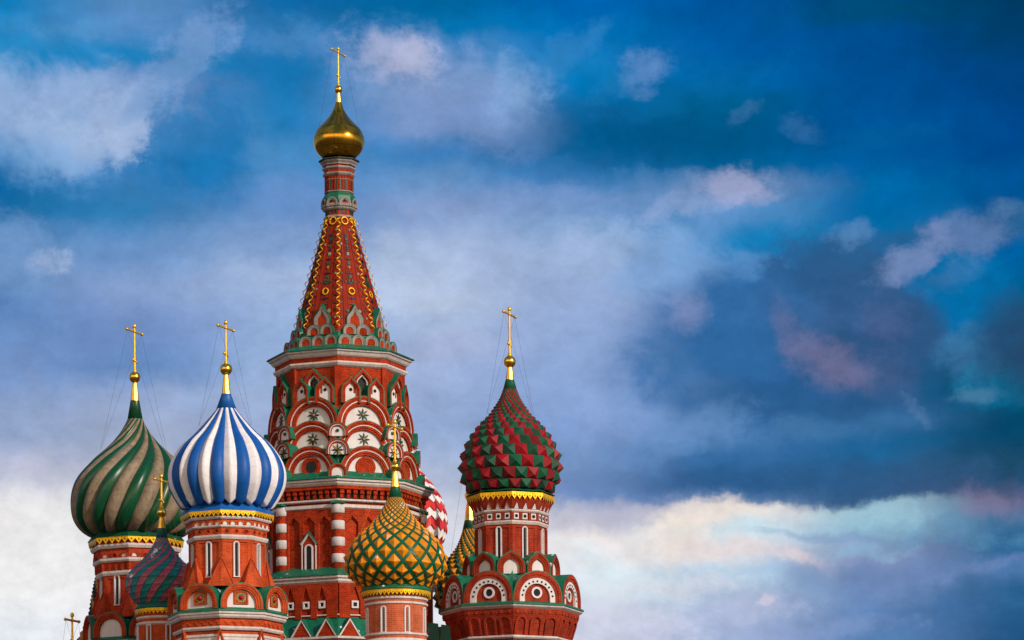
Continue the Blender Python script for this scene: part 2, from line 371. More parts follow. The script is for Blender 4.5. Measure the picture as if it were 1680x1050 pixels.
def roofmat(name, rgb, snow=0.66, seam=True):
    # painted sheet metal with thawing snow left in patches
    m, nt, b = newmat(name)
    tc = nt.nodes.new('ShaderNodeTexCoord')
    n = nt.nodes.new('ShaderNodeTexNoise'); n.inputs['Scale'].default_value = 1.3; n.inputs['Detail'].default_value = 6
    nt.links.new(tc.outputs['Object'], n.inputs['Vector'])
    geo = nt.nodes.new('ShaderNodeNewGeometry'); sp = nt.nodes.new('ShaderNodeSeparateXYZ'); nt.links.new(geo.outputs['True Normal'], sp.inputs[0])
    up = nt.nodes.new('ShaderNodeMapRange'); nt.links.new(sp.outputs[2], up.inputs[0]); up.inputs[1].default_value = .15; up.inputs[2].default_value = .4
    m1 = nt.nodes.new('ShaderNodeMapRange'); nt.links.new(n.outputs['Fac'], m1.inputs[0]); m1.inputs[1].default_value = snow; m1.inputs[2].default_value = snow+.015
    mu = nt.nodes.new('ShaderNodeMath'); mu.operation = 'MULTIPLY'; nt.links.new(up.outputs[0], mu.inputs[0]); nt.links.new(m1.outputs[0], mu.inputs[1])
    n2 = nt.nodes.new('ShaderNodeTexNoise'); n2.inputs['Scale'].default_value = 2.5; n2.inputs['Detail'].default_value = 6; nt.links.new(tc.outputs['Object'], n2.inputs['Vector'])
    m2 = nt.nodes.new('ShaderNodeMapRange'); nt.links.new(n2.outputs['Fac'], m2.inputs[0]); m2.inputs[1].default_value = .3; m2.inputs[2].default_value = .7; m2.inputs[3].default_value = .75; m2.inputs[4].default_value = 1.2
    v = nt.nodes.new('ShaderNodeVectorMath'); v.operation = 'SCALE'; v.inputs[0].default_value = rgb; nt.links.new(m2.outputs[0], v.inputs['Scale'])
    mx = nt.nodes.new('ShaderNodeMix'); mx.data_type = 'RGBA'; nt.links.new(mu.outputs[0], mx.inputs[0]); nt.links.new(v.outputs[0], mx.inputs[6]); mx.inputs[7].default_value = (.75, .84, .92, 1)
    nt.links.new(mx.outputs[2], b.inputs['Base Color'])
    b.inputs['Roughness'].default_value = .42; b.inputs['Specular IOR Level'].default_value = .3
    return m

def goldmat(name, rgb, rough, seams=0.0):
    m, nt, b = newmat(name)
    tc = nt.nodes.new('ShaderNodeTexCoord')
    n = nt.nodes.new('ShaderNodeTexNoise'); n.inputs['Scale'].default_value = 2.0; n.inputs['Detail'].default_value = 6
    nt.links.new(tc.outputs['Object'], n.inputs['Vector'])
    m2 = nt.nodes.new('ShaderNodeMapRange'); nt.links.new(n.outputs['Fac'], m2.inputs[0]); m2.inputs[1].default_value = .3; m2.inputs[2].default_value = .7; m2.inputs[3].default_value = .8; m2.inputs[4].default_value = 1.1
    fac = m2.outputs[0]
    hgt = n.outputs['Fac']
    if seams:
        uv = nt.nodes.new('ShaderNodeUVMap'); uv.uv_map = 'uv'
        br = nt.nodes.new('ShaderNodeTexBrick'); nt.links.new(uv.outputs[0], br.inputs['Vector'])
        br.inputs['Scale'].default_value = 1; br.inputs['Brick Width'].default_value = seams; br.inputs['Row Height'].default_value = seams*.62
        br.inputs['Mortar Size'].default_value = .018; br.inputs['Mortar Smooth'].default_value = .4
        br.inputs['Color1'].default_value = (1, 1, 1, 1); br.inputs['Color2'].default_value = (.82, .82, .82, 1); br.inputs['Mortar'].default_value = (.3, .3, .3, 1)
        mu = nt.nodes.new('ShaderNodeMath'); mu.operation = 'MULTIPLY'; nt.links.new(fac, mu.inputs[0]); nt.links.new(br.outputs['Color'], mu.inputs[1]); fac = mu.outputs[0]
    v = nt.nodes.new('ShaderNodeVectorMath'); v.operation = 'SCALE'; v.inputs[0].default_value = rgb; nt.links.new(fac, v.inputs['Scale'])
    nt.links.new(v.outputs[0], b.inputs['Base Color'])
    bp = nt.nodes.new('ShaderNodeBump'); bp.inputs['Strength'].default_value = .25; bp.inputs['Distance'].default_value = .03
    nt.links.new(hgt, bp.inputs['Height']); nt.links.new(bp.outputs[0], b.inputs['Normal'])
    b.inputs['Roughness'].default_value = rough; b.inputs['Metallic'].default_value = 1.0
    return m

BR_C = brickmat('brick_deep_red', (.42, .031, .006), (.40, .09, .04))
BR_B = brickmat('brick_orange_red', (.58, .080, .020), (.54, .14, .06), .72)
BR_G = brickmat('brick_red', (.46, .044, .014), (.42, .10, .05), .68)
BR_R = brickmat('brick_brown_red', (.38, .036, .014), (.38, .09, .055), .68)
BR_P = brickmat('brick_pale', (.56, .125, .055), (.58, .22, .12), .78)
TENT = plain('tent_brick', (.29, .021, .006), .75, var=.25, scale=1.0, streak=.3, spec=.2)
STONE = plain('limewash', (.66, .62, .62), .8, var=.14, scale=1.5, streak=.22)
DRUMST = plain('column_drum_stone', (.62, .60, .62), .85, var=.14, scale=2.5, streak=.2)
GREYST = plain('weathered_stone', (.33, .30, .30), .85, var=.22, scale=2.5, streak=.35)
PLAST = plain('white_plaster', (.68, .67, .70), .8, var=.10, scale=1.2, streak=.12)
ROOF = roofmat('green_roof_metal', (.006, .135, .075))
ROOFD = roofmat('dark_green_roof', (.004, .075, .040), .7)
TEALR = roofmat('teal_roof', (.006, .11, .10), .72)
BLUER = roofmat('blue_roof', (.008, .11, .42), .80)
GOLD = goldmat('gold', (.95, .58, .09), .24)
GOLDD = goldmat('gilded_sheet', (.72, .38, .035), .18, 1.1)
GOLDC = goldmat('gilt_cone', (.95, .62, .10), .42)
GOLDX = plain('gilt_cross', (.92, .56, .07), .36, .7, var=.2, scale=6)
GILT = plain('gilt_fretwork', (.85, .50, .015), .35, .35, var=.3, scale=5)
DARK = plain('dark_glass', (.012, .014, .02), .12, var=.1)
HOLE_SHADE = plain('opening_and_recess_shade', (.02, .014, .012), .9, var=.1)  # dark of the openings, also painted shade between the dentils
PORCH = plain('porch_green_shaded', (.002, .03, .018), .6)  # green darkened to carry the shadow lying on the gables
GPAINT = plain('dome_green', (.001, .070, .028), .34, seam=.7, var=.15, scale=1.0, streak=.12, spec=.45)
TAUPE = plain('dome_taupe', (.27, .215, .15), .55, seam=.55, var=.2, scale=2.0, streak=.25)
BPAINT = plain('dome_blue', (.003, .092, .40), .5, seam=.8, var=.12, scale=1.0, streak=.1, spec=.3)
WPAINT = plain('dome_white', (.80, .81, .88), .55, seam=.8, var=.08, scale=1.4, streak=.12)
YEL = roofmat('dome_yellow', (.68, .255, .005), .665)
GRIB = plain('rib_green', (.002, .095, .048), .4, var=.15)
SRED2 = plain('spike_red_worn', (.20, .006, .012), .6, var=.3, spec=.3)
SGRN2 = plain('spike_green_worn', (.006, .065, .036), .6, var=.3, spec=.3)
SRED = plain('spike_red', (.27, .004, .012), .55, var=.2, spec=.3)
SGRN = plain('spike_green', (.003, .088, .044), .55, var=.2, spec=.3)
TEAL = roofmat('tile_teal', (.010, .21, .22), .62)
PURP = roofmat('tile_purple', (.40, .095, .15), .62)
ZRED = plain('zig_red', (.62, .035, .035), .45, var=.1)
ZWHT = plain('zig_white', (.78, .77, .78), .5, var=.08)
CRIM = plain('crimson_boss', (.40, .006, .02), .4)
TILEG = plain('glazed_green', (.012, .09, .055), .45, var=.4, scale=9)
TILEW = plain('glazed_pale', (.22, .30, .24), .45, var=.4, scale=9)
TILEB = plain('glazed_navy', (.010, .018, .035), .45, var=.4, scale=9)
TILEO = plain('glazed_ochre', (.45, .22, .03), .3, var=.4, scale=9)
WIRE = plain('wire_steel', (.10, .09, .09), .5, .5)
WIREG = plain('wire_gilt', (.50, .24, .04), .5, .5)
EDGE = plain('roof_edge', (.03, .035, .035), .6)
PAVE = plain('granite_setts', (.09, .085, .08), .85, var=.3, scale=.4)

# ------------------------------------------------------------------ mesh builder (units: photo pixels at the tower's axis)
class MB:
    def __init__(s): s.v = []; s.f = []; s.mi = []; s.sm = []; s.uv = []; s.mats = []; s.rot = 0.0
    def M(s, m):
        if m not in s.mats: s.mats.append(m)
        return s.mats.index(m)
    def poly(s, pts, m, smooth=False, uv=None):
        b = len(s.v); c, n = cos(s.rot), sin(s.rot)
        for x, y, z in pts: s.v.append((x*c-y*n, x*n+y*c, z))
        s.f.append(list(range(b, b+len(pts)))); s.mi.append(s.M(m)); s.sm.append(smooth)
        s.uv.append(uv)
    def grid(s, rows, m, smooth=True, uvf=None, close=False):
        # rows: list of lists of points, shared vertices
        b = len(s.v); c, n = cos(s.rot), sin(s.rot); w = len(rows[0])
        for r in rows:
            for x, y, z in r: s.v.append((x*c-y*n, x*n+y*c, z))
        for i in range(len(rows)-1):
            for j in range(w-1 if not close else w):
                k = (j+1) % w
                s.f.append([b+i*w+j, b+(i+1)*w+j, b+(i+1)*w+k, b+i*w+k])
                mm = m(i, j) if callable(m) else m
                s.mi.append(s.M(mm)); s.sm.append(smooth)
                s.uv.append([uvf(i, j), uvf(i+1, j), uvf(i+1, j+1), uvf(i, j+1)] if uvf else None)
    def lathe(s, prof, m, n=8, phi=0.0, smooth=False, cap=False):
        # prof from top to bottom [(r, z)], corner at angle phi (0 = towards viewer, + = right)
        def pt(r, z, a): return (r*sin(a), -r*cos(a), z)
        if smooth:
            rows = [[pt(r, z, phi+2*pi*k/n) for k in range(n)] for r, z in prof]
            rm = max(r for r, z in prof)
            L = [0]
            for i in range(1, len(prof)): L.append(L[-1]-hypot(prof[i][0]-prof[i-1][0], prof[i][1]-prof[i-1][1]))
            s.grid(rows, m, True, lambda i, j: (2*pi*j/n*rm, L[i]), True)
        else:
            for i in range(len(prof)-1):
                (r0, z0), (r1, z1) = prof[i], prof[i+1]
                for k in range(n):
                    a0 = phi+2*pi*k/n; a1 = a0+2*pi/n
                    q = [pt(r0, z0, a0), pt(r1, z1, a0), pt(r1, z1, a1), pt(r0, z0, a1)]
                    if r0 < 1e-6: q = q[:3]
                    if n > 16:
                        rm = max(r0, r1); s.poly(q, m, False, [(a0*rm, z0), (a0*rm, z1), (a1*rm, z1), (a1*rm, z0)][:len(q)])
                    else: s.poly(q, m)
        if cap:
            for (r, z) in (prof[0], prof[-1]):
                s.poly([pt(r, z, phi+2*pi*k/n) for k in range(n)], m)
    def strip(s, xs, zl, zh, a0, a1, m):
        # plate facing the viewer between curves zl(x), zh(x); a0 back, a1 front distance from axis
        n = len(xs)
        for i in range(n-1):
            xa, xb = xs[i], xs[i+1]
            if abs(xb-xa) > 1e-6:
                s.poly([(xa, -a1, zl[i]), (xb, -a1, zl[i+1]), (xb, -a1, zh[i+1]), (xa, -a1, zh[i])], m)
                s.poly([(xa, -a0, zh[i]), (xa, -a1, zh[i]), (xb, -a1, zh[i+1]), (xb, -a0, zh[i+1])], m)
            if abs(xb-xa) > 1e-6 or abs(zl[i+1]-zl[i]) > 1e-6:
                s.poly([(xa, -a1, zl[i]), (xa, -a0, zl[i]), (xb, -a0, zl[i+1]), (xb, -a1, zl[i+1])], m)
        for i in (0, n-1):
            s.poly([(xs[i], -a1, zl[i]), (xs[i], -a0, zl[i]), (xs[i], -a0, zh[i]), (xs[i], -a1, zh[i])], m)
    def arcade(s, u0, u1, z0, z1, cs, w, ztop, a0, a1, m, kind='tri', rise=None):
        # plate with openings (half width w, centres cs) whose heads peak at ztop
        rise = rise if rise is not None else w
        xs = [u0]; zl = [z0]
        for c in cs:
            xs.append(c-w); zl.append(z0)
            K = 8 if kind != 'tri' else 2
            for k in range(K+1):
                q = -1+2*k/K
                zz = ztop-rise+rise*((1-abs(q)) if kind == 'tri' else sqrt(max(0, 1-q*q)) if kind == 'round' else (sqrt(max(0, 1-q*q))*.7+.3*(1-abs(q))**1.3))
                xs.append(c+q*w); zl.append(zz)
            xs.append(c+w); zl.append(z0)
        xs.append(u1); zl.append(z0)
        s.strip(xs, zl, [z1]*len(xs), a0, a1, m)
    def band(s, out, inn, a0, a1, m, smooth=False):
        n = len(out)
        for i in range(n-1):
            (xa, za), (xb, zb) = out[i], out[i+1]; (xc, zc), (xd, zd) = inn[i], inn[i+1]
            s.poly([(xc, -a1, zc), (xd, -a1, zd), (xb, -a1, zb), (xa, -a1, za)], m)
            s.poly([(xa, -a1, za), (xb, -a1, zb), (xb, -a0, zb), (xa, -a0, za)], m)
            s.poly([(xc, -a0, zc), (xd, -a0, zd), (xd, -a1, zd), (xc, -a1, zc)], m)
        for i in (0, n-1):
            (xa, za), (xc, zc) = out[i], inn[i]
            if out[0] != out[-1]: s.poly([(xa, -a1, za), (xa, -a0, za), (xc, -a0, zc), (xc, -a1, zc)], m)
    def prism(s, out, a0, a1, m, side=None):
        s.poly([(x, -a1, z) for x, z in out], m)
        n = len(out)
        for i in range(n):
            (xa, za), (xb, zb) = out[i], out[(i+1) % n]
            s.poly([(xa, -a1, za), (xa, -a0, za), (xb, -a0, zb), (xb, -a1, zb)], side or m)
    def box(s, x0, x1, a0, a1, z0, z1, m):
        s.prism([(x0, z0), (x1, z0), (x1, z1), (x0, z1)], a0, a1, m)
        s.poly([(x0, -a0, z0), (x0, -a0, z1), (x1, -a0, z1), (x1, -a0, z0)], m)
    def tube(s, path, r, m, n=6, caps=True):
        rows = []
        P = [Vector(p) for p in path]
        rr = r if isinstance(r, list) else [r]*len(P)
        up = Vector((0.13, 0.21, 1)).normalized()
        for i, p in enumerate(P):
            t = (P[min(i+1, len(P)-1)]-P[max(i-1, 0)]).normalized()
            e1 = t.cross(up)
            if e1.length < .05: e1 = t.cross(Vector((1, 0, 0)))
            e1.normalize(); e2 = t.cross(e1)
            rows.append([tuple(p+(e1*cos(2*pi*k/n)+e2*sin(2*pi*k/n))*rr[i]) for k in range(n)])
        s.grid(rows, m, True, None, True)
        if caps:
            s.poly(rows[0], m); s.poly(rows[-1][::-1], m)
    def ball(s, c, r, m, n=24, sq=1.0):
        rows = []
        for i in range(13):
            a = -pi/2+pi*i/12
            rows.append([(c[0]+r*cos(a)*cos(2*pi*k/n), c[1]+r*cos(a)*sin(2*pi*k/n), c[2]+r*sq*sin(a)) for k in range(n)])
        s.grid(rows[::-1], m, True, None, True)
    def build(s, name, parent, U, theta=0.0, flip=True):
        me = bpy.data.meshes.new(name)
        vs = [(x*U, y*U, z*U+CZ) for x, y, z in s.v]
        me.from_pydata(vs, [], s.f)
        for m in s.mats: me.materials.append(m)
        me.polygons.foreach_set('material_index', s.mi)
        me.polygons.foreach_set('use_smooth', s.sm)
        me.update()
        lay = me.uv_layers.new(name='uv')
        for p, uv in zip(me.polygons, s.uv):
            if uv:
                for li, (a, b) in zip(p.loop_indices, uv): lay.data[li].uv = (a*U, b*U)
            else:
                n = p.normal
                if abs(n.z) < .85 and hypot(n.x, n.y) > 1e-6:
                    h = hypot(n.x, n.y); t = (-n.y/h, n.x/h)
                    for li in p.loop_indices:
                        co = me.vertices[me.loops[li].vertex_index].co
                        lay.data[li].uv = (co.x*t[0]+co.y*t[1]+11.0, co.z)
                else:
                    for li in p.loop_indices:
                        co = me.vertices[me.loops[li].vertex_index].co
                        lay.data[li].uv = (co.x, co.y)
        o = bpy.data.objects.new(name, me); scene.collection.objects.link(o)
        if parent: o.parent = parent
        o.rotation_euler = (0, 0, theta)
        return o

def copy_tree(o, parent):
    c = o.copy(); scene.collection.objects.link(c); c.parent = parent
    for ch in list(o.children): copy_tree(ch, c)
    return c
def around(o, thetas):
    for i, t in enumerate(thetas):
        c = o if i == 0 else copy_tree(o, o.parent)
        c.rotation_euler = (0, 0, t)

def arch(w, z0, leg=0.0, kind='round', peak=0.0, n=18, sq=1.0):
    pts = [(-w, z0)] if leg else []
    zc = z0+leg
    for i in range(n+1):
        a = pi-pi*i/n; x = w*cos(a); z = w*sq*sin(a)
        if peak:
            q = min(1, abs(x)/(w*.62)); z = z*(1-.06*(1-q)) + peak*(1-q)**1.7
        pts.append((x, zc+z))
    if leg: pts.append((w, z0))
    return pts
def circle(r, x, z, n=24): return [(x+r*cos(2*pi*i/n), z+r*sin(2*pi*i/n)) for i in range(n)]

class Tower:
    def __init__(s, name, label, x, y, Y, phi=0.0, group=None, cat='church tower'):
        s.U = Y/F; s.x = x; s.phi = R_(phi)
        u, v = x-840, YH-y
        s.u = u*cos(ROLL)+v*sin(ROLL)
        s.root = bpy.data.objects.new(name, None); scene.collection.objects.link(s.root)
        s.root.location = (s.u*s.U, Y, 0)
        s.root['label'] = label; s.root['category'] = cat
        if group: s.root['group'] = group
        s.off = -u*sin(ROLL)
    def z(s, y, d=0.0): return ((YH-y)*cos(ROLL)+s.off)*(1-d/F)
    def g(s): return -CZ/s.U       # ground level
    kx = 1.0
    def part(s, mb, name, parent=None, theta=0.0):
        if s.kx != 1: mb.v = [(x*s.kx, y*s.kx, q) for x, y, q in mb.v]
        return mb.build(name, parent or s.root, s.U, theta)
    def faces(s, lim=118): return [a for a in (s.phi+R_(22.5+45*k) for k in range(-4, 4)) if abs(a) < R_(lim)]
    def corners(s, lim=118): return [a for a in (s.phi+R_(45*k) for k in range(-4, 5)) if abs(a) < R_(lim)]
    def rings(s, name, profs, mat):
        for pr in profs:
            mb = MB(); mb.lathe([(r, s.z(y)) for r, y in pr], mat, 8, s.phi); s.part(mb, name)
    def ring(s, name, prof, mat, n=8, smooth=False, parent=None):
        # prof: (r, photo row seen at the near side)
        mb = MB(); mb.lathe([(r, s.z(y, r)) for r, y in prof], mat, n, s.phi if n == 8 else 0, smooth)
        return s.part(mb, name, parent)

def spline(pts, k=8):
    # Catmull-Rom through (z, r)
    out = []
    P = [pts[0]]+list(pts)+[pts[-1]]
    for i in range(1, len(P)-2):
        p0, p1, p2, p3 = P[i-1:i+3]
        for j in range(k):
            t = j/k
            out.append(tuple(.5*((2*p1[c])+(-p0[c]+p2[c])*t+(2*p0[c]-5*p1[c]+4*p2[c]-p3[c])*t*t+(-p0[c]+3*p1[c]-3*p2[c]+p3[c])*t**3) for c in (0, 1)))
    out.append(pts[-1]); return out

class Prof:
    # dome outline; t = integral of ds / r measured from the bottom upwards
    def __init__(s, T, pts):
        q = spline([(T.z(y), r) for y, r in pts])[::-1]      # bottom to top
        s.z = [a for a, b in q]; s.r = [b for a, b in q]; s.t = [0]
        for i in range(1, len(q)): s.t.append(s.t[-1]+hypot(s.z[i]-s.z[i-1], s.r[i]-s.r[i-1])/max(.5, .5*(s.r[i]+s.r[i-1])))
        s.T = s.t[-1]
    def at(s, t):
        t = max(0, min(s.T, t))
        lo, hi = 0, len(s.t)-1
        while hi-lo > 1:
            m = (lo+hi)//2
            if s.t[m] <= t: lo = m
            else: hi = m
        f = (t-s.t[lo])/(s.t[hi]-s.t[lo])
        return s.z[lo]+(s.z[hi]-s.z[lo])*f, s.r[lo]+(s.r[hi]-s.r[lo])*f
    def nrm(s, t):
        z0, r0 = s.at(t-.02); z1, r1 = s.at(t+.02)
        dz, dr = z1-z0, r1-r0; h = hypot(dz, dr) or 1
        return dz/h, -dr/h          # (radial, vertical) outward
    def pt(s, th, t, h=0.0):
        z, r = s.at(t)
        if h:
            a, b = s.nrm(t); r += a*h*r; z += b*h*r
        return (r*sin(th), -r*cos(th), z)

def lobed(T, P, n, twist, ms, hs, th0=0.0, NT=64, W=8, end=0.0):
    mb = MB(); W = 8
    for j in range(n):
        m = ms[j % len(ms)]; hh, sharp = hs[j % len(hs)]
        rows = []; und = []
        for i in range(NT+1):
            row = []
            fade = min(1, i/(NT*.05)+(.8 if end else .15)) * min(1, (NT-i)/(NT*.3)+.05)
            for k in range(W+1):
                v = k/W; e0 = end*abs(2*v-1)**(1.0 if sharp else 2.2); t = e0+(P.T-e0)*i/NT; th = th0+(j+v)*2*pi/n+twist(t)
                bul = (1-abs(2*v-1)) if sharp else sin(pi*v)**.75
                row.append(P.pt(th, t, hh*(bul-.6)*fade))
                if i == 0 and end: r0_ = row[-1]; und.append((r0_[0]*.86, r0_[1]*.86, r0_[2]+1.0))
            rows.append(row)
        if end: rows.insert(0, und)
        b = len(mb.v); 
        mb.grid(rows[::-1], m, True)
    return mb

def spiked(T, P, n, dt, ms, h, off=-.5, th0=0.0, bottom=0.0):
    mb = MB(); t = bottom; row = 0; dth = 2*pi/n
    while t+dt*.6 < P.T:
        t1 = min(P.T, t+dt)
        for j in range(n):
            a0 = th0+(j+off*row)*dth; a1 = a0+dth; m = ms[j % len(ms)]
            c = [P.pt(a0, t), P.pt(a1, t), P.pt(a1, t1), P.pt(a0, t1)]
            ap = P.pt((a0+a1)/2+random.uniform(-.05, .05)*dth, t+(t1-t)*random.uniform(.38, .46), h*random.uniform(.88, 1.06))
            if random.random() < .3: m = {SRED: SRED2, SGRN: SGRN2}.get(m, m)
            for k in range(4): mb.poly([c[k], c[(k+1) % 4], ap], m)
        t = t1; row += 1
    return mb

def cross(T, ytop, yball, rball, ybar, half, zx, wires, th=68, thick=1.6, wm=None, xoff=0):
    half *= 1.22
    # zx: cone [(r,y)...] under the ball
    g = MB(); z0 = T.z(yball); zt = T.z(ytop)
    g.tube([(0, 0, z0), (0, 0, z0+(zt-z0)*.45), (0, 0, zt-2)], [1.5*thick, 1.15*thick, 1.0*thick], GOLDX, 8)
    dx, dy = -cos(R_(th)), -sin(R_(th))
    zb = T.z(ybar)
    def bar(z, L, dz, r):
        a = Vector((dx*L, dy*L, z+dz)); b = Vector((-dx*L, -dy*L, z-dz))
        g.tube([a, b], r, GOLDX, 8)
        for p in (a, b): g.ball(p, r*1.45, GOLDX, 10)
    bar(zb, half, 0, 1.15*thick)
    bar(z0+(zb-z0)*.36, half*.22, 1.2, 1.0*thick)
    g.ball((0, 0, zt-1.2), 2.0*thick, GOLDX, 12, 1.3)
    g.ball((0, 0, zb), 1.8*thick, GOLDX, 12)
    g.ball((0, 0, z0+(zb-z0)*.36), 1.7*thick, GOLDX, 12)
    g.ball((0, 0, z0+rball+1), 2.2*thick, GOLDX, 12)
    c = T.part(g, 'cross')
    for (sx, sy, wr, wy) in wires:
        w = MB(); zz = T.z(wy)
        w.tube([(dx*half*sx*.9, dy*half*sx*.9, zb-.8), (wr*sx*cos(R_(sy)), -wr*sin(R_(sy)), zz)], .17, wm or WIRE, 4)
        T.part(w, 'guy_wire', c)
    b = MB(); b.ball((0, 0, z0), rball, GOLD, 28); T.part(b, 'orb')
    k = MB(); k.lathe([(r, T.z(y)) for r, y in zx], GOLDC, 8, 0, False); T.part(k, 'spire_cone')

def wires(R, y, a=(-25, 35)): return [(1, -a[0]-0, R, y), (1, -a[1]+180-180, R, y), (-1, -a[0], R, y), (-1, -a[1], R, y)]
def wires(R, y): return [(1, 150, R, y), (1, 35, R, y), (-1, 150, R, y), (-1, 30, R, y)]

def fringe(T, R, ytop, h, teeth, n=8, mat=None):
    # gilt valance: sheet with pendant teeth and pierced slots
    mat = mat or GILT
    mb = MB(); zt = T.z(ytop, R)
    nf = n
    for k in range(nf):
        th = (T.phi+2*pi*(k+.5)/8) if n == 8 else 2*pi*(k+.5)/n
        if abs((th+pi) % (2*pi)-pi) > R_(125): continue
        mb.rot = th; a = R*cos(pi/nf); hw = R*sin(pi/nf); tw = 2*hw/teeth
        mb.strip([-hw, hw], [zt-h*.42]*2, [zt]*2, a-.8, a, mat)
        for i in range(teeth):
            c = -hw+(i+.5)*tw
            mb.prism([(c-tw*.48, zt-h*.42), (c-tw*.30, zt-h*.66), (c-tw*.12, zt-h*.80), (c, zt-h), (c+tw*.12, zt-h*.80), (c+tw*.30, zt-h*.66), (c+tw*.48, zt-h*.42)], a-.8, a, mat)
            mb.prism([(c-tw*.16, zt-h*.50), (c, zt-h*.66), (c+tw*.16, zt-h*.50), (c, zt-h*.34)], a, a+.12, GAP)
            mb.prism([(c-tw*.5-.45, zt-h*.2), (c-tw*.5, zt-h*.31), (c-tw*.5+.45, zt-h*.2), (c-tw*.5, zt-h*.09)], a, a+.12, GAP)
    mb.rot = 0
    return T.part(mb, 'gilt_valance')
GAP = plain('fretwork_gap', (.22, .09, .01), .7)

def koko(T, thetas, a, yc, rings, tym, kind='round', peak=0.0, leg=0.0, back=14, roof=1.3, roofmat=None, rec=None, sq=1.0, name='arched_gable', extra=None, d=None, roofover=-.5):
    """arched gable: rings [(outer r, inner r, front distance, material)], tym = (r, material) panel, yc = photo row of springing"""
    d = d if d is not None else a
    z0 = T.z(yc, d*.95)
    mb = MB(); r_out = rings[0][0]
    def A(r): return arch(r, z0-leg, leg, kind, peak*(r/r_out), sq=sq)
    for ro, ri, pr, m in rings: mb.band(A(ro), A(ri), a-4, a+pr, m)
    g = T.part(mb, name)
    if roof:
        q = MB(); q.band(A(r_out+roof), A(r_out+.02), a-back, a+rings[0][2]+roofover, roofmat or ROOF); T.part(q, 'gable_roof', g)
    if tym:
        q = MB(); q.prism(A(tym[0]), a-4.2, a+(rec if rec is not None else -2.5), tym[1]); T.part(q, 'tympanum', g)
    if extra: extra(g, z0, a+(rec if rec is not None else -2.5))
    around(g, thetas)
    return g

def window(T, thetas, a, ytop, ybot, w, fw, proj=1.8, us=(0,), d=None, mat=None, kind='round', glass=None, sill=True):
    """arched slit window with raised surround"""
    d = d if d is not None else a
    for u in us:
        zt, zb = T.z(ytop, d), T.z(ybot, d)
        def A(r):
            return [(x+u, z) for x, z in arch(r, zb, zt-zb-w, kind, n=12)]
        mb = MB(); mb.band(A(w), A(w-fw), a-.5, a+proj, mat or PLAST); mb.band(A(w-fw), A(w-fw-.95), a-.5, a+.8, mat or PLAST)
        if sill: mb.box(u-w-.5, u+w+.5, a-.5, a+proj+.6, zb-1.4, zb, mat or PLAST)
        g = T.part(mb, 'window')
        q = MB(); q.prism(A(w-fw), a-.4, a+.25, glass or DARK); T.part(q, 'pane', g)
        around(g, thetas)

def star(mb, x, z, R, a, m, boss=None, n=8):
    for k in range(n):
        t = pi/2+2*pi*k/n
        for s in (1,):
            pts = [(x+1.2*cos(t-.5), z+1.2*sin(t-.5)), (x+R*.58*cos(t-.24), z+R*.58*sin(t-.24)), (x+R*cos(t), z+R*sin(t)), (x+R*.58*cos(t+.24), z+R*.58*sin(t+.24)), (x+1.2*cos(t+.5), z+1.2*sin(t+.5))]
            mb.prism(pts, a, a+1.2, m[k % len(m)])
    mb.ball((x, -a-1, z), R*.22, boss or m[0], 10)

# ------------------------------------------------------------------ ground
def ground():
    me = bpy.data.meshes.new('ground')
    S = 6000
    me.from_pydata([(-S, -S, 0), (S, -S, 0), (S, S, 0), (-S, S, 0)], [], [(0, 1, 2, 3)])
    me.materials.append(PAVE)
    o = bpy.data.objects.new('ground', me); scene.collection.objects.link(o); o['kind'] = 'structure'
ground()

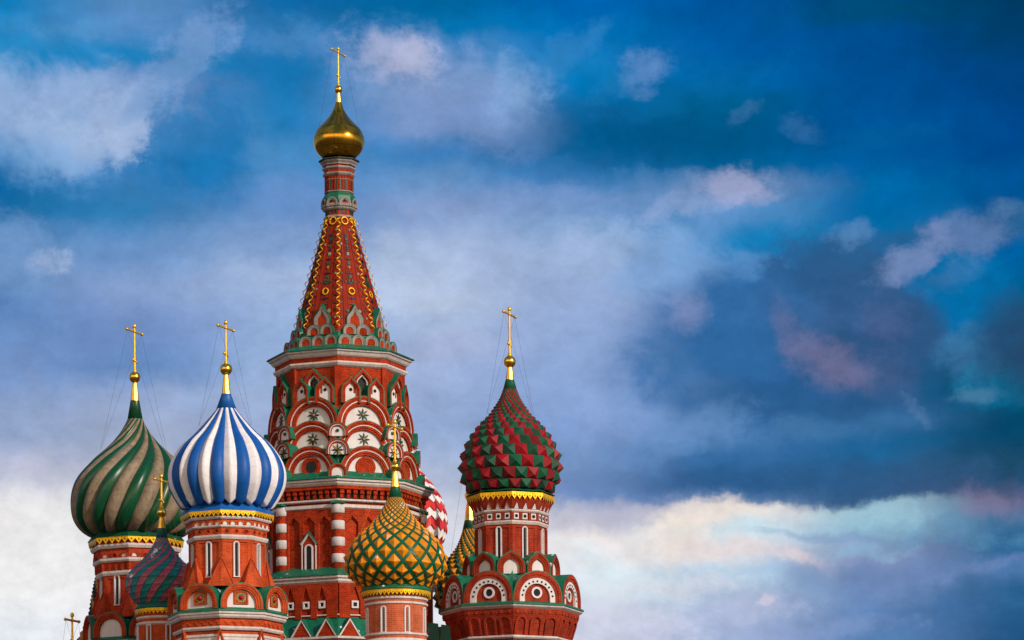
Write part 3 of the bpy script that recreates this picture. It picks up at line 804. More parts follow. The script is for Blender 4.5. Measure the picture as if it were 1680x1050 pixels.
# ================================================================== central tent tower
def central():
    T = Tower('tent_roofed_tower', 'tallest red brick tower with a tent spire under a small gold onion dome', 560, 800, 245, 0)
    z = T.z
    cross(T, 79, 147, 6.6, 86, 20, [(2.6, 150), (3.2, 158), (4.6, 171), (6, 176)],
          [(1, 170, 33, 214), (1, 60, 25, 205), (-1, 170, 34, 212), (-1, 60, 30, 203)], th=67, thick=1.25)
    P = Prof(T, [(168, 4.6), (180, 8.8), (189, 14), (197, 20.5), (206, 29), (214, 36), (225, 41), (234, 42), (243, 40), (251, 35.5), (260, 27)])
    mb = MB(); mb.lathe([(P.r[i], P.z[i]) for i in range(len(P.z)-1, -1, -1)], GOLDD, 48, 0, True); T.part(mb, 'onion_dome')
    # neck
    mb = MB(); mb.lathe([(0, z(262)), (33.5, z(264)), (34, z(266)), (31, z(266.5))], EDGE, 8, T.phi); T.part(mb, 'neck_eave')
    T.rings('neck_moulding', [[(31, 266.5), (31, 269), (28, 272), (28, 274), (26.5, 274)], [(26, 276.5), (28, 277), (28, 279.5), (25.5, 281.5), (24, 282)],
        [(25, 286), (27, 286.5), (27, 289), (24.5, 291.5), (23, 292)], [(23, 316), (24.8, 316.5), (24.8, 318), (23, 318.5)],
        [(23, 297), (24.3, 297.3), (24.3, 298.3), (23, 298.6)]], GREYST)
    mb = MB(); mb.lathe([(25.5, z(268)), (24.5, z(290)), (23.2, z(292)), (23.2, z(360))], BR_C, 8)
    for th in T.faces(180):
        mb.rot = th; a = 23.2*cos(pi/8)
        for u in (-5.6, 0, 5.6): mb.box(u-1.2, u+1.2, a, a+.5, z(315), z(299), TILEG if u else TILEB)
        for u in (-7.4, -2.8, 2.8, 7.4): mb.box(u-.6, u+.6, a, a+1.1, z(316), z(292), BR_C)
        for u in (-6, -3, 0, 3, 6): mb.prism([(u-1, z(350)), (u, z(356)), (u+1, z(350)), (u, z(346))], a, a+.7, TILEG if u in (-6, 0, 6) else TILEB)
    mb.rot = 0
    T.part(mb, 'neck')
    T.rings('neck_cornice', [[(28, 337), (30, 339), (30, 342), (28, 344), (28, 346), (25.5, 348), (23, 349)], [(23, 356.5), (25.5, 357), (26, 360), (24, 361)]], GREYST)
    mb = MB(); mb.lathe([(23, z(319)), (26.5, z(325)), (27, z(338))], ROOF, 8); T.part(mb, 'neck_gable_backing')
    def ex(g, z0, a):
        q = MB(); q.ball((0, -a-.2, z0+4.5), 2.4, TILEG, 10); T.part(q, 'boss', g)
    koko(T, T.faces(), 26.5, 338-0, [(9.6, 7.6, 2, GREYST), (7.6, 5.4, 1.2, GREYST)], (5.4, BR_C), leg=5, peak=0, back=8, roof=.9, rec=.2, extra=ex, d=0)
    # tent
    zt, zb = z(359), z(566); rt, rb = 23.0, 80.0
    def rr(zz): return rt+(rb-rt)*((zt-zz)/(zt-zb))
    mb = MB(); mb.lathe([(rt, zt), (rb, zb)], TENT, 8)
    for th in T.faces(180):      # raised ribs either side of each face
        mb.rot = th
        for q in (-.62, .62, -.30, .30):
            pts = []
            for k in range(2):
                zz = [zt, zb][k]; a = rr(zz)*cos(pi/8); hw = rr(zz)*sin(pi/8)*q
                pts.append((hw, a, zz))
            (u0, a0, z0), (u1, a1, z1) = pts; w0, w1 = .7, 1.0; e = 1.0 if abs(q) > .5 else .6
            mb.poly([(u0-w0, -a0-e, z0), (u1-w1, -a1-e, z1), (u1+w1, -a1-e, z1), (u0+w0, -a0-e, z0)], TENT)
            mb.poly([(u0-w0, -a0-e, z0), (u0-w0, -a0, z0), (u1-w1, -a1, z1), (u1-w1, -a1-e, z1)], TENT)
            mb.poly([(u0+w0, -a0-e, z0), (u1+w1, -a1-e, z1), (u1+w1, -a1, z1), (u0+w0, -a0, z0)], TENT)
    mb.rot = 0; tent_mb = mb
    # corner helices
    mb = MB(); path = []
    turns = 14.0; n = 14*12
    mb.v = []
    rows = []
    for i in range(n+1):
        f = i/n; zz = zt-1+(z(549)-zt)*f; r = rr(zz)+2.8; a = 2*pi*turns*f
        px, py = 3.3*cos(a), 2.2*sin(a)
        path.append((px, -r+py-.3, zz))
    for i in range(n):
        p, q = Vector(path[i]), Vector(path[i+1])
        rows.append(p)
    mb.grid([[(p.x, p.y, p.z+.95) for p in rows], [(p.x, p.y, p.z-.95) for p in rows]], GILT, True)
    mb.tube([(p.x*.97, p.y+.2, p.z) for p in rows], .6, GILT, 4)
    h = T.part(mb, 'gilt_spiral'); around(h, T.corners())
    # gilt rings and glazed ornaments on faces
    for (yy, rad, d) in ((367.0, 6.0, 0), (488, 5.2, 0)):
        zz = z(yy); a = rr(zz)*cos(pi/8)+1.8
        mb = MB(); pts = [(rad*cos(t)*.92, -a-(-rad*sin(t))*.26*-1, zz+rad*sin(t)) for t in [2*pi*k/24 for k in range(25)]]
        pts = [(p[0], -a+(p[2]-zz)*.26, p[2]) for p in pts]
        mb.tube(pts, 1.2, GILT, 6, False)
        r_ = T.part(mb, 'gilt_ring'); around(r_, T.faces())
    mb = tent_mb
    def tile(u, yy, w, h, m, rot=False):
        zz = z(yy); a = rr(zz-h/2)*cos(pi/8)
        if rot: mb.prism([(u-w/2, zz), (u, zz-h/2), (u+w/2, zz), (u, zz+h/2)], a-2, a+1.4, m)
        else: mb.box(u-w/2, u+w/2, a-2, a+1.2, zz-h/2, zz+h/2, m)
    for th in T.faces(180):
        mb.rot = th
        cols = [TILEG, TILEB, TILEW, TILEB, TILEG, TILEB]
        for i in range(14):
            yy = 382+i*12.6
            hw = rr(z(yy))*sin(pi/8)
            for s in (-1, 1):
                tile(s*(hw-4.0-i*.12), yy, 2.6, 3.2, cols[(i+(s > 0)*2) % 6])
        for (yy, w, m) in ((392, 5, TILEB), (398, 4, TILEG), (404, 5, TILEB), (411, 8, TILEG), (417, 3, TILEB), (424, 4, TILEW), (433, 12, TILEB), (440, 5, TILEG), (447, 8, TILEO), (457, 15, TILEB), (463, 5, TILEG), (474, 10, TILEG), (500, 14, TILEB), (510, 12, TILEG), (520, 9, TILEB)):
            tile(0, yy, w, 2.2 if w > 6 else 5, m, w > 6)
            if w > 6: tile(0, yy, 3, 6, m, True)
        for s in (-1, 1):
            tile(s*8, 472, 3, 3, TILEG); tile(s*3, 470, 3, 7, TILEG, True); tile(s*10, 522, 7, 7, TILEW if s > 0 else TILEG, True)
    mb.rot = 0; T.part(mb, 'tent_spire')
    # gables at tent foot
    Y3 = 590
    def smallk(us, w, yc, a, leg, peak=0):
        for u in us:
            zz = z(yc); mb = MB()
            def A(r, l=leg): return [(x+u, q) for x, q in arch(r, zz-l, l, 'round', peak*r/w, n=14)]
            mb.band(A(w), A(w*.80), a-3, a+2.0, GREYST); mb.band(A(w*.80), A(w*.60), a-3, a+1.2, GREYST)
            g = T.part(mb, 'small_gable')
            q = MB(); q.band(A(w+1.1), A(w+.02), a-12, a+2.4, ROOF); T.part(q, 'gable_roof', g)
            q = MB(); q.prism(A(w*.6), a-3, a+.2, BR_C); T.part(q, 'tympanum', g)
            around(g, T.faces())
    smallk((-22.5, 0, 22.5), 11.2, 576, 84, 6)
    smallk((-11.5, 11.5), 10.8, 557, 76, 5)
    smallk((0,), 13.5, 538, 69, 12, 12)
    mb = MB(); mb.lathe([(64, z(518)), (72, z(546)), (79, z(560)), (86, z(578))], ROOF, 8, 0); T.part(mb, 'gable_tier_roof')
    # eave
    mb = MB(); mb.lathe([(80, z(570)), (86, z(578)), (120, z(590)), (122, z(592.5)), (117, z(593))], ROOF, 8); T.part(mb, 'upper_roof_eave')
    T.rings('upper_cornice', [[(119, 593), (118, 595.5), (115, 597), (112, 601), (109, 603)], [(106, 610), (110.5, 611), (110.5, 613.5), (107.5, 617), (104, 619)]], STONE)
    mb = MB(); mb.lathe([(108, z(598)), (107, z(613)), (103.5, z(614)), (103.5, z(680)), (98, z(830))], BR_C, 8)
    for th in T.corners(180):
        mb.rot = th; mb.box(-5, 5, 96, 105.5, z(690), z(612), BR_C)
    mb.rot = 0; T.part(mb, 'upper_drum')
    # ogee hood windows, one per face
    a = 96
    zt_ = z(612, 90)
    def hood(g_, z0, aa):
        mb = MB(); mb.prism(arch(8.0, z0-14, 14, n=12), aa, aa+.5, DARK); 
        mb.box(-.5, .5, aa+.4, aa+1.0, z0-14, z0+7, TILEB); mb.box(-8, 8, aa+.4, aa+1.0, z0-1, z0, TILEB)
        T.part(mb, 'pane', g_)
    koko(T, T.faces(), 97, 629, [(15.5, 11.5, 9, BR_C), (11.5, 10, 7, BR_C), (10, 8, 5, PLAST)], None, peak=8, leg=18, back=8, roof=1.2, rec=-.5, extra=hood, name='window_hood')
    # sixteen white-panelled ogee gables
    th16 = [a_ for a_ in (R_(11.25+22.5*k) for k in range(-8, 8)) if abs(a_) < R_(118)]
    def hole(g_, z0, aa):
        mb = MB(); mb.prism(circle(2.9, 0, z0+2, 16), aa, aa+.3, HOLE_SHADE); T.part(mb, 'round_opening', g_)
    koko(T, th16, 105, 642, [(14.6, 12.2, 6.5, BR_C), (12.2, 10.9, 5.4, BR_C), (10.9, 9.3, 4.4, BR_C)], (9.3, PLAST), peak=7.5, leg=20, back=14, roof=1.5, rec=1.5, extra=hole, name='ogee_gable')
    # three tiers of great arches
    BIG = [(46, 42.5, 5, BR_C), (42.5, 39.5, 3.8, BR_C), (39.5, 38.0, 3.4, PLAST), (38.0, 34.5, 2.4, BR_C), (34.5, 31.5, 1.2, BR_C)]
    def starA(g_, z0, aa):
        mb = MB(); star(mb, 0, z0+17, 11, aa, [TILEB, TILEG], TILEO); T.part(mb, 'star_ornament', g_)
    def winC(g_, z0, aa):
        mb = MB(); mb.band(circle(16.8, 0, z0+13, 28)+[(16.8, z0+13)], circle(13, 0, z0+13, 28)+[(13, z0+13)], aa-1, aa+2.5, BR_C)
        mb.band(circle(13, 0, z0+13, 28)+[(13, z0+13)], circle(10, 0, z0+13, 28)+[(10, z0+13)], aa-1, aa+1.4, BR_C); T.part(mb, 'round_window', g_)
        return
    fA = T.faces()
    koko(T, fA, 106, 697.5, BIG, (31.5, PLAST), leg=2, back=26, roof=1.1, rec=-3, extra=starA)
    koko(T, fA, 110, 737.5, BIG, (31.5, PLAST), leg=2, back=26, roof=1.1, rec=-3, extra=starA)
    g = koko(T, [0], 117, 779, BIG, (31.5, PLAST), leg=3, back=28, roof=1.1, rec=-3, extra=winC)
    # glazed round windows on left faces, bricked discs on the others
    zc = z(779, 117*.95)+13
    row = [g]+[copy_tree(g, T.root) for _ in fA[1:]]
    for c, th in zip(row, fA):
        c.rotation_euler = (0, 0, th)
        q = MB(); left = th < 0
        q.prism(circle(11, 0, zc, 24), 113.5, 114.6, DARK if left else BR_C)
        if left: q.box(-.5, .5, 114.5, 115.2, zc-9, zc+9, TILEB); q.box(-9, 9, 114.5, 115.2, zc-.5, zc+.5, TILEB)
        T.part(q, 'pane' if left else 'brick_disc', c)
    # medallions at corners
    def dot(g_, z0, aa):
        mb = MB(); mb.ball((0, -aa-1, z0+3), 2.7, TILEG, 12); T.part(mb, 'boss', g_)
    koko(T, T.corners(), 122, 710, [(15.5, 12.8, 4, BR_C), (12.8, 11.6, 3.3, PLAST), (11.6, 10, 2.4, BR_C)], (10, PLAST), leg=6, back=20, roof=1.2, rec=0, extra=dot, name='medallion_gable', sq=1.0)
    def star2(g_, z0, aa):
        mb = MB(); star(mb, 0, z0+0, 10.5, aa, [TILEG, TILEO, TILEB, TILEG], TILEG); T.part(mb, 'star_ornament', g_)
    koko(T, T.corners(), 126, 739, [(17.6, 15, 4, BR_C), (15, 13.8, 3.3, PLAST), (13.8, 12, 2.4, BR_C)], (12, PLAST), leg=7, back=24, roof=1.2, rec=0, extra=star2, name='medallion_gable')
    koko(T, T.corners(), 133, 776, [(14.2, 11.6, 4, BR_C), (11.6, 9.6, 2.6, BR_C)], (9.6, PLAST), leg=8, back=24, roof=1.2, rec=0, name='medallion_gable')
    mb = MB()
    mb.lathe([(r, z(y)) for r, y in [(102, 662), (106, 690), (108, 700), (109, 716), (112, 742), (117, 756), (118, 790), (136, 804)]], ROOF, 8); T.part(mb, 'arch_tier_roof')
    # main cornice
    mb = MB(); mb.lathe([(118, z(786)), (134, z(800)), (152, z(803)), (153.5, z(806)), (149, z(807))], ROOF, 8); T.part(mb, 'main_roof_eave')
    T.rings('main_cornice', [[(151, 807), (150.5, 810), (147, 811.5), (147, 813.5), (144, 816.5), (140, 818)], [(137, 837.5), (140, 838), (140, 840.5), (137, 842)],
        [(134, 845.5), (137.5, 846), (137.5, 851), (134, 853)]], STONE)
    mb = MB(); mb.lathe([(143, z(815)), (143, z(822)), (134.5, z(823)), (134.5, z(838)), (133, z(842)), (130, z(856)), (130, z(1035))], BR_C, 8)
    T.part(mb, 'main_wall')
    mb = MB()
    for th in T.faces(160):
        mb.rot = th; a = 143*cos(pi/8); hw = 134.5*sin(pi/8); b = 134.5*cos(pi/8)
        for i in range(9):
            c = -hw+(i+.5)*2*hw/9
            mb.prism([(c-2.6, z(836)), (c-2.6, z(822)), (c+2.6, z(822)), (c+2.6, z(836))], b-1, b+3.2, BR_C)
            mb.box(c-3.4, c+3.4, b-1, b+5.4, z(829), z(821.5), BR_C)
            mb.box(c+2.7, c+2*hw/9-2.7, b-1, b+.3, z(836), z(822), HOLE_SHADE)  # dark strip painted as the shade in each recess between dentils
    mb.rot = 0; T.part(mb, 'dentil_course')
    # niches
    mb = MB()
    a = 130*cos(pi/8); hw = 130*sin(pi/8)
    cs = (-27, 0, 27)
    mb.arcade(-hw+1, hw-1, z(953), z(853), cs, 10, z(864), a, a+4.6, BR_C, 'tri', 10)
    for c in cs:
        mb.band([(c-9.2, z(874)), (c, z(864)), (c+9.2, z(874))], [(c-7.0, z(874)), (c, z(867)), (c+7.0, z(874))], a, a+1.8, BR_C)
    o = T.part(mb, 'niche_arcade'); around(o, T.faces())
    # corner columns with stone drums
    mb = MB()
    yy0 = 851
    r = 9.6
    cyl = lambda z1, z0, rad, m, bul=0: mb.lathe([(rad-bul, z1), (rad, z1-1.2), (rad, z0+1.2), (rad-bul, z0)], m, 20, 0, True)
    cyl(z(851), z(962), 9.0, BR_C)
    for k in range(5):
        y0 = 838 + (0 if k == 0 else 0) + k*26.6 + 6
        cyl(z(y0+2), z(y0+16.5), 10.8, DRUMST, 1.2)
        if k == 4: pass
    for i in range(len(mb.v)):
        x, y, q = mb.v[i]; mb.v[i] = (x, y-129.5, q)
    mb.box(-11.5, 11.5, 122, 142.5, z(845), z(842), ROOF)
    o = T.part(mb, 'corner_column'); around(o, T.corners())
    # gabled window
    mb = MB(); a = 130*cos(pi/8)
    zt_, zs, zb_ = z(889.5, 0), z(909), z(958)
    out = [(-14.5, zs), (0, zt_), (14.5, zs)]; inn = [(-11.5, zs), (0, zt_-4), (11.5, zs)]
    mb.band([(-13, z(961)), (-13, zs+1), (-15.5, zs+1), (0, zt_+.5), (15.5, zs+1), (13, zs+1), (13, z(961))],
            [(-11.4, z(961)), (-11.4, zs), (-11.6, zs+.5), (0, zt_-3), (11.6, zs+.5), (11.4, zs), (11.4, z(961))], a, a+6.2, PLAST)
    mb.prism([(-11.4, z(961)), (11.4, z(961)), (11.4, zs), (0, zt_-3), (-11.4, zs)], a, a+4.6, BR_C)
    mb.band(arch(7.4, z(961), z(914)-z(961)-7.4+6, n=12), arch(4.9, z(961), z(914)-z(961)-4.9+3.5, n=12), a+4, a+6.6, PLAST)
    g = T.part(mb, 'window')
    q = MB(); q.prism(arch(4.9, z(961), z(914)-z(961)-4.9+3.5, n=12), a+4.4, a+4.9, DARK); T.part(q, 'pane', g)
    q = MB(); q.band([(-17, zs+.5), (0, zt_+2.2), (17, zs+.5)], [(-15.6, zs+1), (0, zt_+.6), (15.6, zs+1)], a, a+7.5, ROOF); T.part(q, 'gable_roof', g)
    around(g, T.faces())
    # lower roof and wall
    mb = MB(); mb.lathe([(130, z(945)), (157, z(960)), (158, z(962)), (153, z(962.5))], ROOF, 8); T.part(mb, 'middle_roof_eave')
    T.rings('middle_cornice', [[(156, 962.5), (155.5, 966), (152, 968), (152, 971), (149, 974), (147, 975)], [(148, 1024), (149.6, 1024.5), (149.6, 1026), (148, 1026.5)]], STONE)
    mb = MB(); mb.lathe([(150, z(966)), (146, z(975)), (146, z(1060)), (150, z(1060)), (170, T.g())], BR_C, 8); T.part(mb, 'lower_wall')
    a = 146*cos(pi/8); hw = 146*sin(pi/8)
    mb = MB(); cs = (-28, 0, 28)
    mb.arcade(-hw+.5, hw-.5, z(1030), z(974), cs, 8.5, z(978), a, a+3.4, BR_C, 'tri', 24)
    o = T.part(mb, 'niche_arcade'); around(o, T.faces())
    for u in cs:
        mb = MB(); zc = z(1008)
        mb.band([(u-6, zc-6), (u-6, zc+6), (u+6, zc+6), (u+6, zc-6), (u-6, zc-6)], [(u-3.2, zc-3.2), (u-3.2, zc+3.2), (u+3.2, zc+3.2), (u+3.2, zc-3.2), (u-3.2, zc-3.2)], a, a+3, PLAST)
        g = T.part(mb, 'window'); q = MB(); q.box(u-3.2, u+3.2, a, a+.4, zc-3.2, zc+3.2, HOLE_SHADE); T.part(q, 'pane', g)
        around(g, T.faces())
    # skirt of steep gables
    mb = MB(); mb.lathe([(146.5, z(1029)), (168, z(1060)), (169, z(1062))], ROOF, 8); T.part(mb, 'skirt_roof')
    mb = MB(); mb.lathe([(r, z(y)) for r, y in [(150, 1060), (170, 1061.5), (170, 1065), (164, 1068)]], STONE, 8); T.part(mb, 'lower_cornice')
    a = 168*cos(pi/8)
    for u in (-44, 0, 44):
        mb = MB(); zt_, zb_ = z(1033), z(1061)
        mb.prism([(u-16, zb_), (u+16, zb_), (u, zt_-3)], a-3, a+.4, BR_C)
        mb.band([(u-19, zb_), (u, zt_+.5), (u+19, zb_)], [(u-16, zb_), (u, zt_-3), (u+16, zb_)], a-4, a+1.6, PLAST)
        g = T.part(mb, 'small_gable')
        q = MB()
        for s in (-1, 1): q.poly([(u+s*20, -a-2, zb_), (u, -a-2, zt_+1.5), (u, -a+22, zt_+1.5), (u+s*20, -a+10, zb_)], ROOF)
        T.part(q, 'gable_roof', g)
        around(g, T.faces())
central()

# ================================================================== shared octagonal tower bits
def base_shaft(T, r, y, mat, n=8, r2=None):
    mb = MB(); mb.lathe([(r, T.z(y)), ((r2 or r), T.g())], mat, n, T.phi if n == 8 else 0, n > 8); return T.part(mb, 'lower_shaft')

def pediments(T, rtop, rbase, ya, yb, hw, mat, thetas):
    # tall brick pyramids leaning on the drum corners
    mb = MB(); za, zb = T.z(ya, rtop), T.z(yb, rbase)
    A = (0, -rtop-.5, za); L = (-hw, -rbase+hw*.35, zb); R = (hw, -rbase+hw*.35, zb); C = (0, -rbase, zb)
    mb.poly([L, C, A], mat); mb.poly([C, R, A], mat); mb.poly([R, (hw*.6, -rtop*.6, zb), A], mat); mb.poly([(-hw*.6, -rtop*.6, zb), L, A], mat)
    for s in (-1, 1):     # raised brick edging
        P = Vector((s*hw, -rbase+hw*.35-.6, zb)); Q = Vector((0, -rtop-1.2, za+1))
        mb.tube([P, Q], 1.3, mat, 4)
        mb.tube([P+Vector((-s*5, -1, 0)), Q+Vector((0, -.3, -10))], .8, mat, 4)
    o = T.part(mb, 'corner_pediment'); around(o, thetas)

def recess_panels(T, R, y0, y1, hwf, mat, proj=1.6):
    mb = MB()
    for th in T.faces(150):
        mb.rot = th; a = R*cos(pi/8); hw = R*sin(pi/8)
        z1, z0 = T.z(y0, R), T.z(y1, R)
        mb.strip([-hw, -hw*hwf], [z0]*2, [z1]*2, a, a+proj, mat)
        mb.strip([hw*hwf, hw], [z0]*2, [z1]*2, a, a+proj, mat)
        mb.strip([-hw*hwf, hw*hwf], [z1-4]*2, [z1]*2, a, a+proj, mat)
        q = hwf*.86
        mb.strip([-hw*hwf, -hw*q], [z0]*2, [z1-4]*2, a, a+proj*.5, mat)
        mb.strip([hw*q, hw*hwf], [z0]*2, [z1-4]*2, a, a+proj*.5, mat)
    mb.rot = 0
    return T.part(mb, 'panel_frame')

# ================================================================== blue and white dome
def blue():
    T = Tower('onion_domed_tower', 'octagonal brick tower under the blue and white striped onion dome', 373, 900, 231, -4, 'big octagonal towers around the tent tower')
    z = T.z
    cross(T, 528, 606, 10, 538, 22, [(3.6, 615), (4.2, 618), (7.0, 642), (7.8, 647)], wires(50, 702), th=66)
    mb = MB(); mb.lathe([(7.8, z(646.5)), (16.5, z(671)), (14, z(671.5))], BLUER, 24, 0, True); T.part(mb, 'dome_collar')
    P = Prof(T, [(670, 15.0), (680, 23), (691, 32), (712, 51), (730, 70), (750, 84.5), (766, 92), (782, 95), (801, 92.5), (821, 83.0), (836, 72.5)])
    mb = lobed(T, P, 26, lambda t: 0, [WPAINT, BPAINT], [(.075, True), (.062, False)], th0=R_(1), end=.10)
    T.part(mb, 'onion_dome')
    mb = MB(); mb.lathe([(48, z(818)), (60, z(827)), (77.6, z(845.5)), (77.6, z(847)), (70, z(847))], BLUER, 8, T.phi); T.part(mb, 'dome_skirt')
    T.kx = 1.043
    z = T.z = lambda y, d=0.0: Tower.z(T, 820+(y-820)*1.0433, d)
    fringe(T, 74.3, 835.6, 9.6, 7)
    P8 = lambda L: [(r, z(y, r)) for r, y in L]
    T.ring('stone_band', [(67, 844.5), (70.5, 845), (70.5, 847), (68.5, 849.5), (65, 850)], STONE)
    T.ring('stone_band', [(64, 858.5), (66.5, 859), (66.5, 861), (64.5, 863), (62, 863.5)], STONE)
    T.ring('stone_band', [(62, 874), (65, 874.5), (65, 877), (63, 881), (60, 881.5)], STONE)
    mb = MB(); mb.lathe(P8([(71, 835), (68, 843), (65.5, 850), (65.5, 858), (62.5, 863), (62.5, 874), (60, 881), (60, 960)]), BR_B, 8, T.phi); T.part(mb, 'drum')
    # blind arches and diamonds
    for (Rr, ytop, ybot, nn, kind) in ((65.5, 850, 858.8, 4, 'arch'), (62.5, 863, 874.5, 3, 'dia')):
        mb = MB(); a = Rr*cos(pi/8); hw = Rr*sin(pi/8); zt, zb = z(ytop, Rr), z(ybot, Rr)
        mb.strip([-hw+.3, hw-.3], [zb+.3]*2, [zt-.3]*2, a-1, a+.2, BR_B)
        for i in range(nn):
            c = -hw+(i+.5)*2*hw/nn
            if kind == 'arch':
                mb.prism([(x+c, q) for x, q in arch(3.6, zb, 2.2, n=8)], a-1, a+.35, PLAST)
                mb.band([(x+c, q) for x, q in arch(5.4, zb, 2.4, n=8)], [(x+c, q) for x, q in arch(3.6, zb, 2.2, n=8)], a-1, a+1.6, BR_B)
            else:
                zc = (zt+zb)/2
                mb.band([(c-5.2, zc), (c, zc+5.2), (c+5.2, zc), (c, zc-5.2), (c-5.2, zc)], [(c-3.6, zc), (c, zc+3.6), (c+3.6, zc), (c, zc-3.6), (c-3.6, zc)], a-1, a+1.2, BR_B)
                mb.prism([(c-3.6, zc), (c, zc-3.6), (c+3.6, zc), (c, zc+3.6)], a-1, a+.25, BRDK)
        o = T.part(mb, 'blind_arcade' if kind == 'arch' else 'diamond_frieze'); around(o, T.faces())
    recess_panels(T, 60, 882, 958, .80, BR_B)
    window(T, T.faces(), 60*cos(pi/8), 885.5, 941, 5.0, 1.9, 2.4, d=50)
    pediments(T, 61, 78, 911, 955, 21, BR_B, T.corners())
    # big gables
    def orn(g_, z0, aa):
        mb = MB(); zc = z0+10.5
        mb.box(-11.5, 11.5, aa-1, aa+1.0, zc-11, zc+11, BR_B)
        mb.band([(-11.5, zc-11), (-11.5, zc+11), (11.5, zc+11), (11.5, zc-11), (-11.5, zc-11)], [(-8.5, zc-8), (-8.5, zc+8), (8.5, zc+8), (8.5, zc-8), (-8.5, zc-8)], aa, aa+2.2, BR_B)
        mb.box(-7.4, 7.4, aa+1, aa+1.5, zc-7.4, zc+7.4, TILEO)
        for k in range(8):
            t = 2*pi*k/8+pi/8; mb.prism([(7.2*cos(t), zc+7.2*sin(t)), (4.6*cos(t+.35), zc+4.6*sin(t+.35)), (3.4*cos(t), zc+3.4*sin(t)), (4.6*cos(t-.35), zc+4.6*sin(t-.35))][::-1], aa+1.4, aa+1.8, TILEG)
        for sx in (-1, 1):
            for sz in (-1, 1): mb.prism([(sx*7.2, zc+sz*7.2), (sx*4, zc+sz*6.6), (sx*6.6, zc+sz*4)], aa+1.4, aa+1.8, TILEG)
        mb.ball((0, -aa-1.6, zc), 3.6, CRIM, 14, 1); T.part(mb, 'tile_panel', g_)
    koko(T, T.faces(), 86, 984, [(33, 30, 3.5, BR_B), (30, 26.5, 2.4, BR_B), (26.5, 23.5, 1.2, BR_B)], (23.5, PLAST), leg=8, back=28, roof=1.4, rec=-3.5, extra=orn, sq=1.0)
    mb = MB(); mb.lathe([(61, z(965)), (76, z(975)), (83, z(1000))], ROOF, 8, T.phi); T.part(mb, 'gable_tier_roof')
    mb = MB(); mb.lathe(P8([(82, 985)])+P8([(96, 991.5), (97, 994), (92, 994.5)]), ROOF, 8, T.phi); T.part(mb, 'roof_eave')
    T.ring('cornice', [(95.5, 994.5), (95, 998), (92.5, 999.5), (92.5, 1002), (90, 1005), (86, 1006)], STONE)
    T.ring('stone_band', [(84, 1018), (88, 1018.5), (88, 1021), (86, 1024), (83, 1024.5)], STONE)
    T.ring('stone_band', [(80, 1030), (85, 1031), (85, 1034), (83.5, 1036), (83.5, 1040), (82, 1041)], STONE)
    mb = MB(); mb.lathe(P8([(88, 1000), (86, 1008), (86, 1018), (81.5, 1024), (81.5, 1060)]), BR_B, 8, T.phi); T.part(mb, 'lower_drum')
    mb = MB(); Rr = 86; a = Rr*cos(pi/8); hw = Rr*sin(pi/8)
    for i in range(5):
        c = -hw+(i+.5)*2*hw/5; zm = z(1012, Rr); w = hw/5
        for dzz in (0, -3.4):
            mb.band([(c-w, zm-3+dzz), (c, zm+3.4+dzz), (c+w, zm-3+dzz)], [(c-w, zm-5+dzz), (c, zm+1.4+dzz), (c+w, zm-5+dzz)], a-1, a+(1.6 if not dzz else .8), BR_B)
    o = T.part(mb, 'zigzag_frieze'); around(o, T.faces())
    mb = MB(); a = 83
    mb.prism([(-6, z(1060)), (6, z(1060)), (0, z(1026, a))], a-3, a+3, BR_B)
    mb.band([(-9, z(1060)), (0, z(1021, a)), (9, z(1060))], [(-6, z(1060)), (0, z(1026, a)), (6, z(1060))], a-3, a+5, BR_B)
    mb.prism([(-4, z(1058)), (4, z(1058)), (0, z(1033, a))], a+2, a+3.4, PLAST)
    o = T.part(mb, 'pilaster_gable'); around(o, T.corners())
    base_shaft(T, 84, 1058, BR_B)
BRDK = brickmat('brick_recess', (.20, .02, .01), (.2, .05, .03))

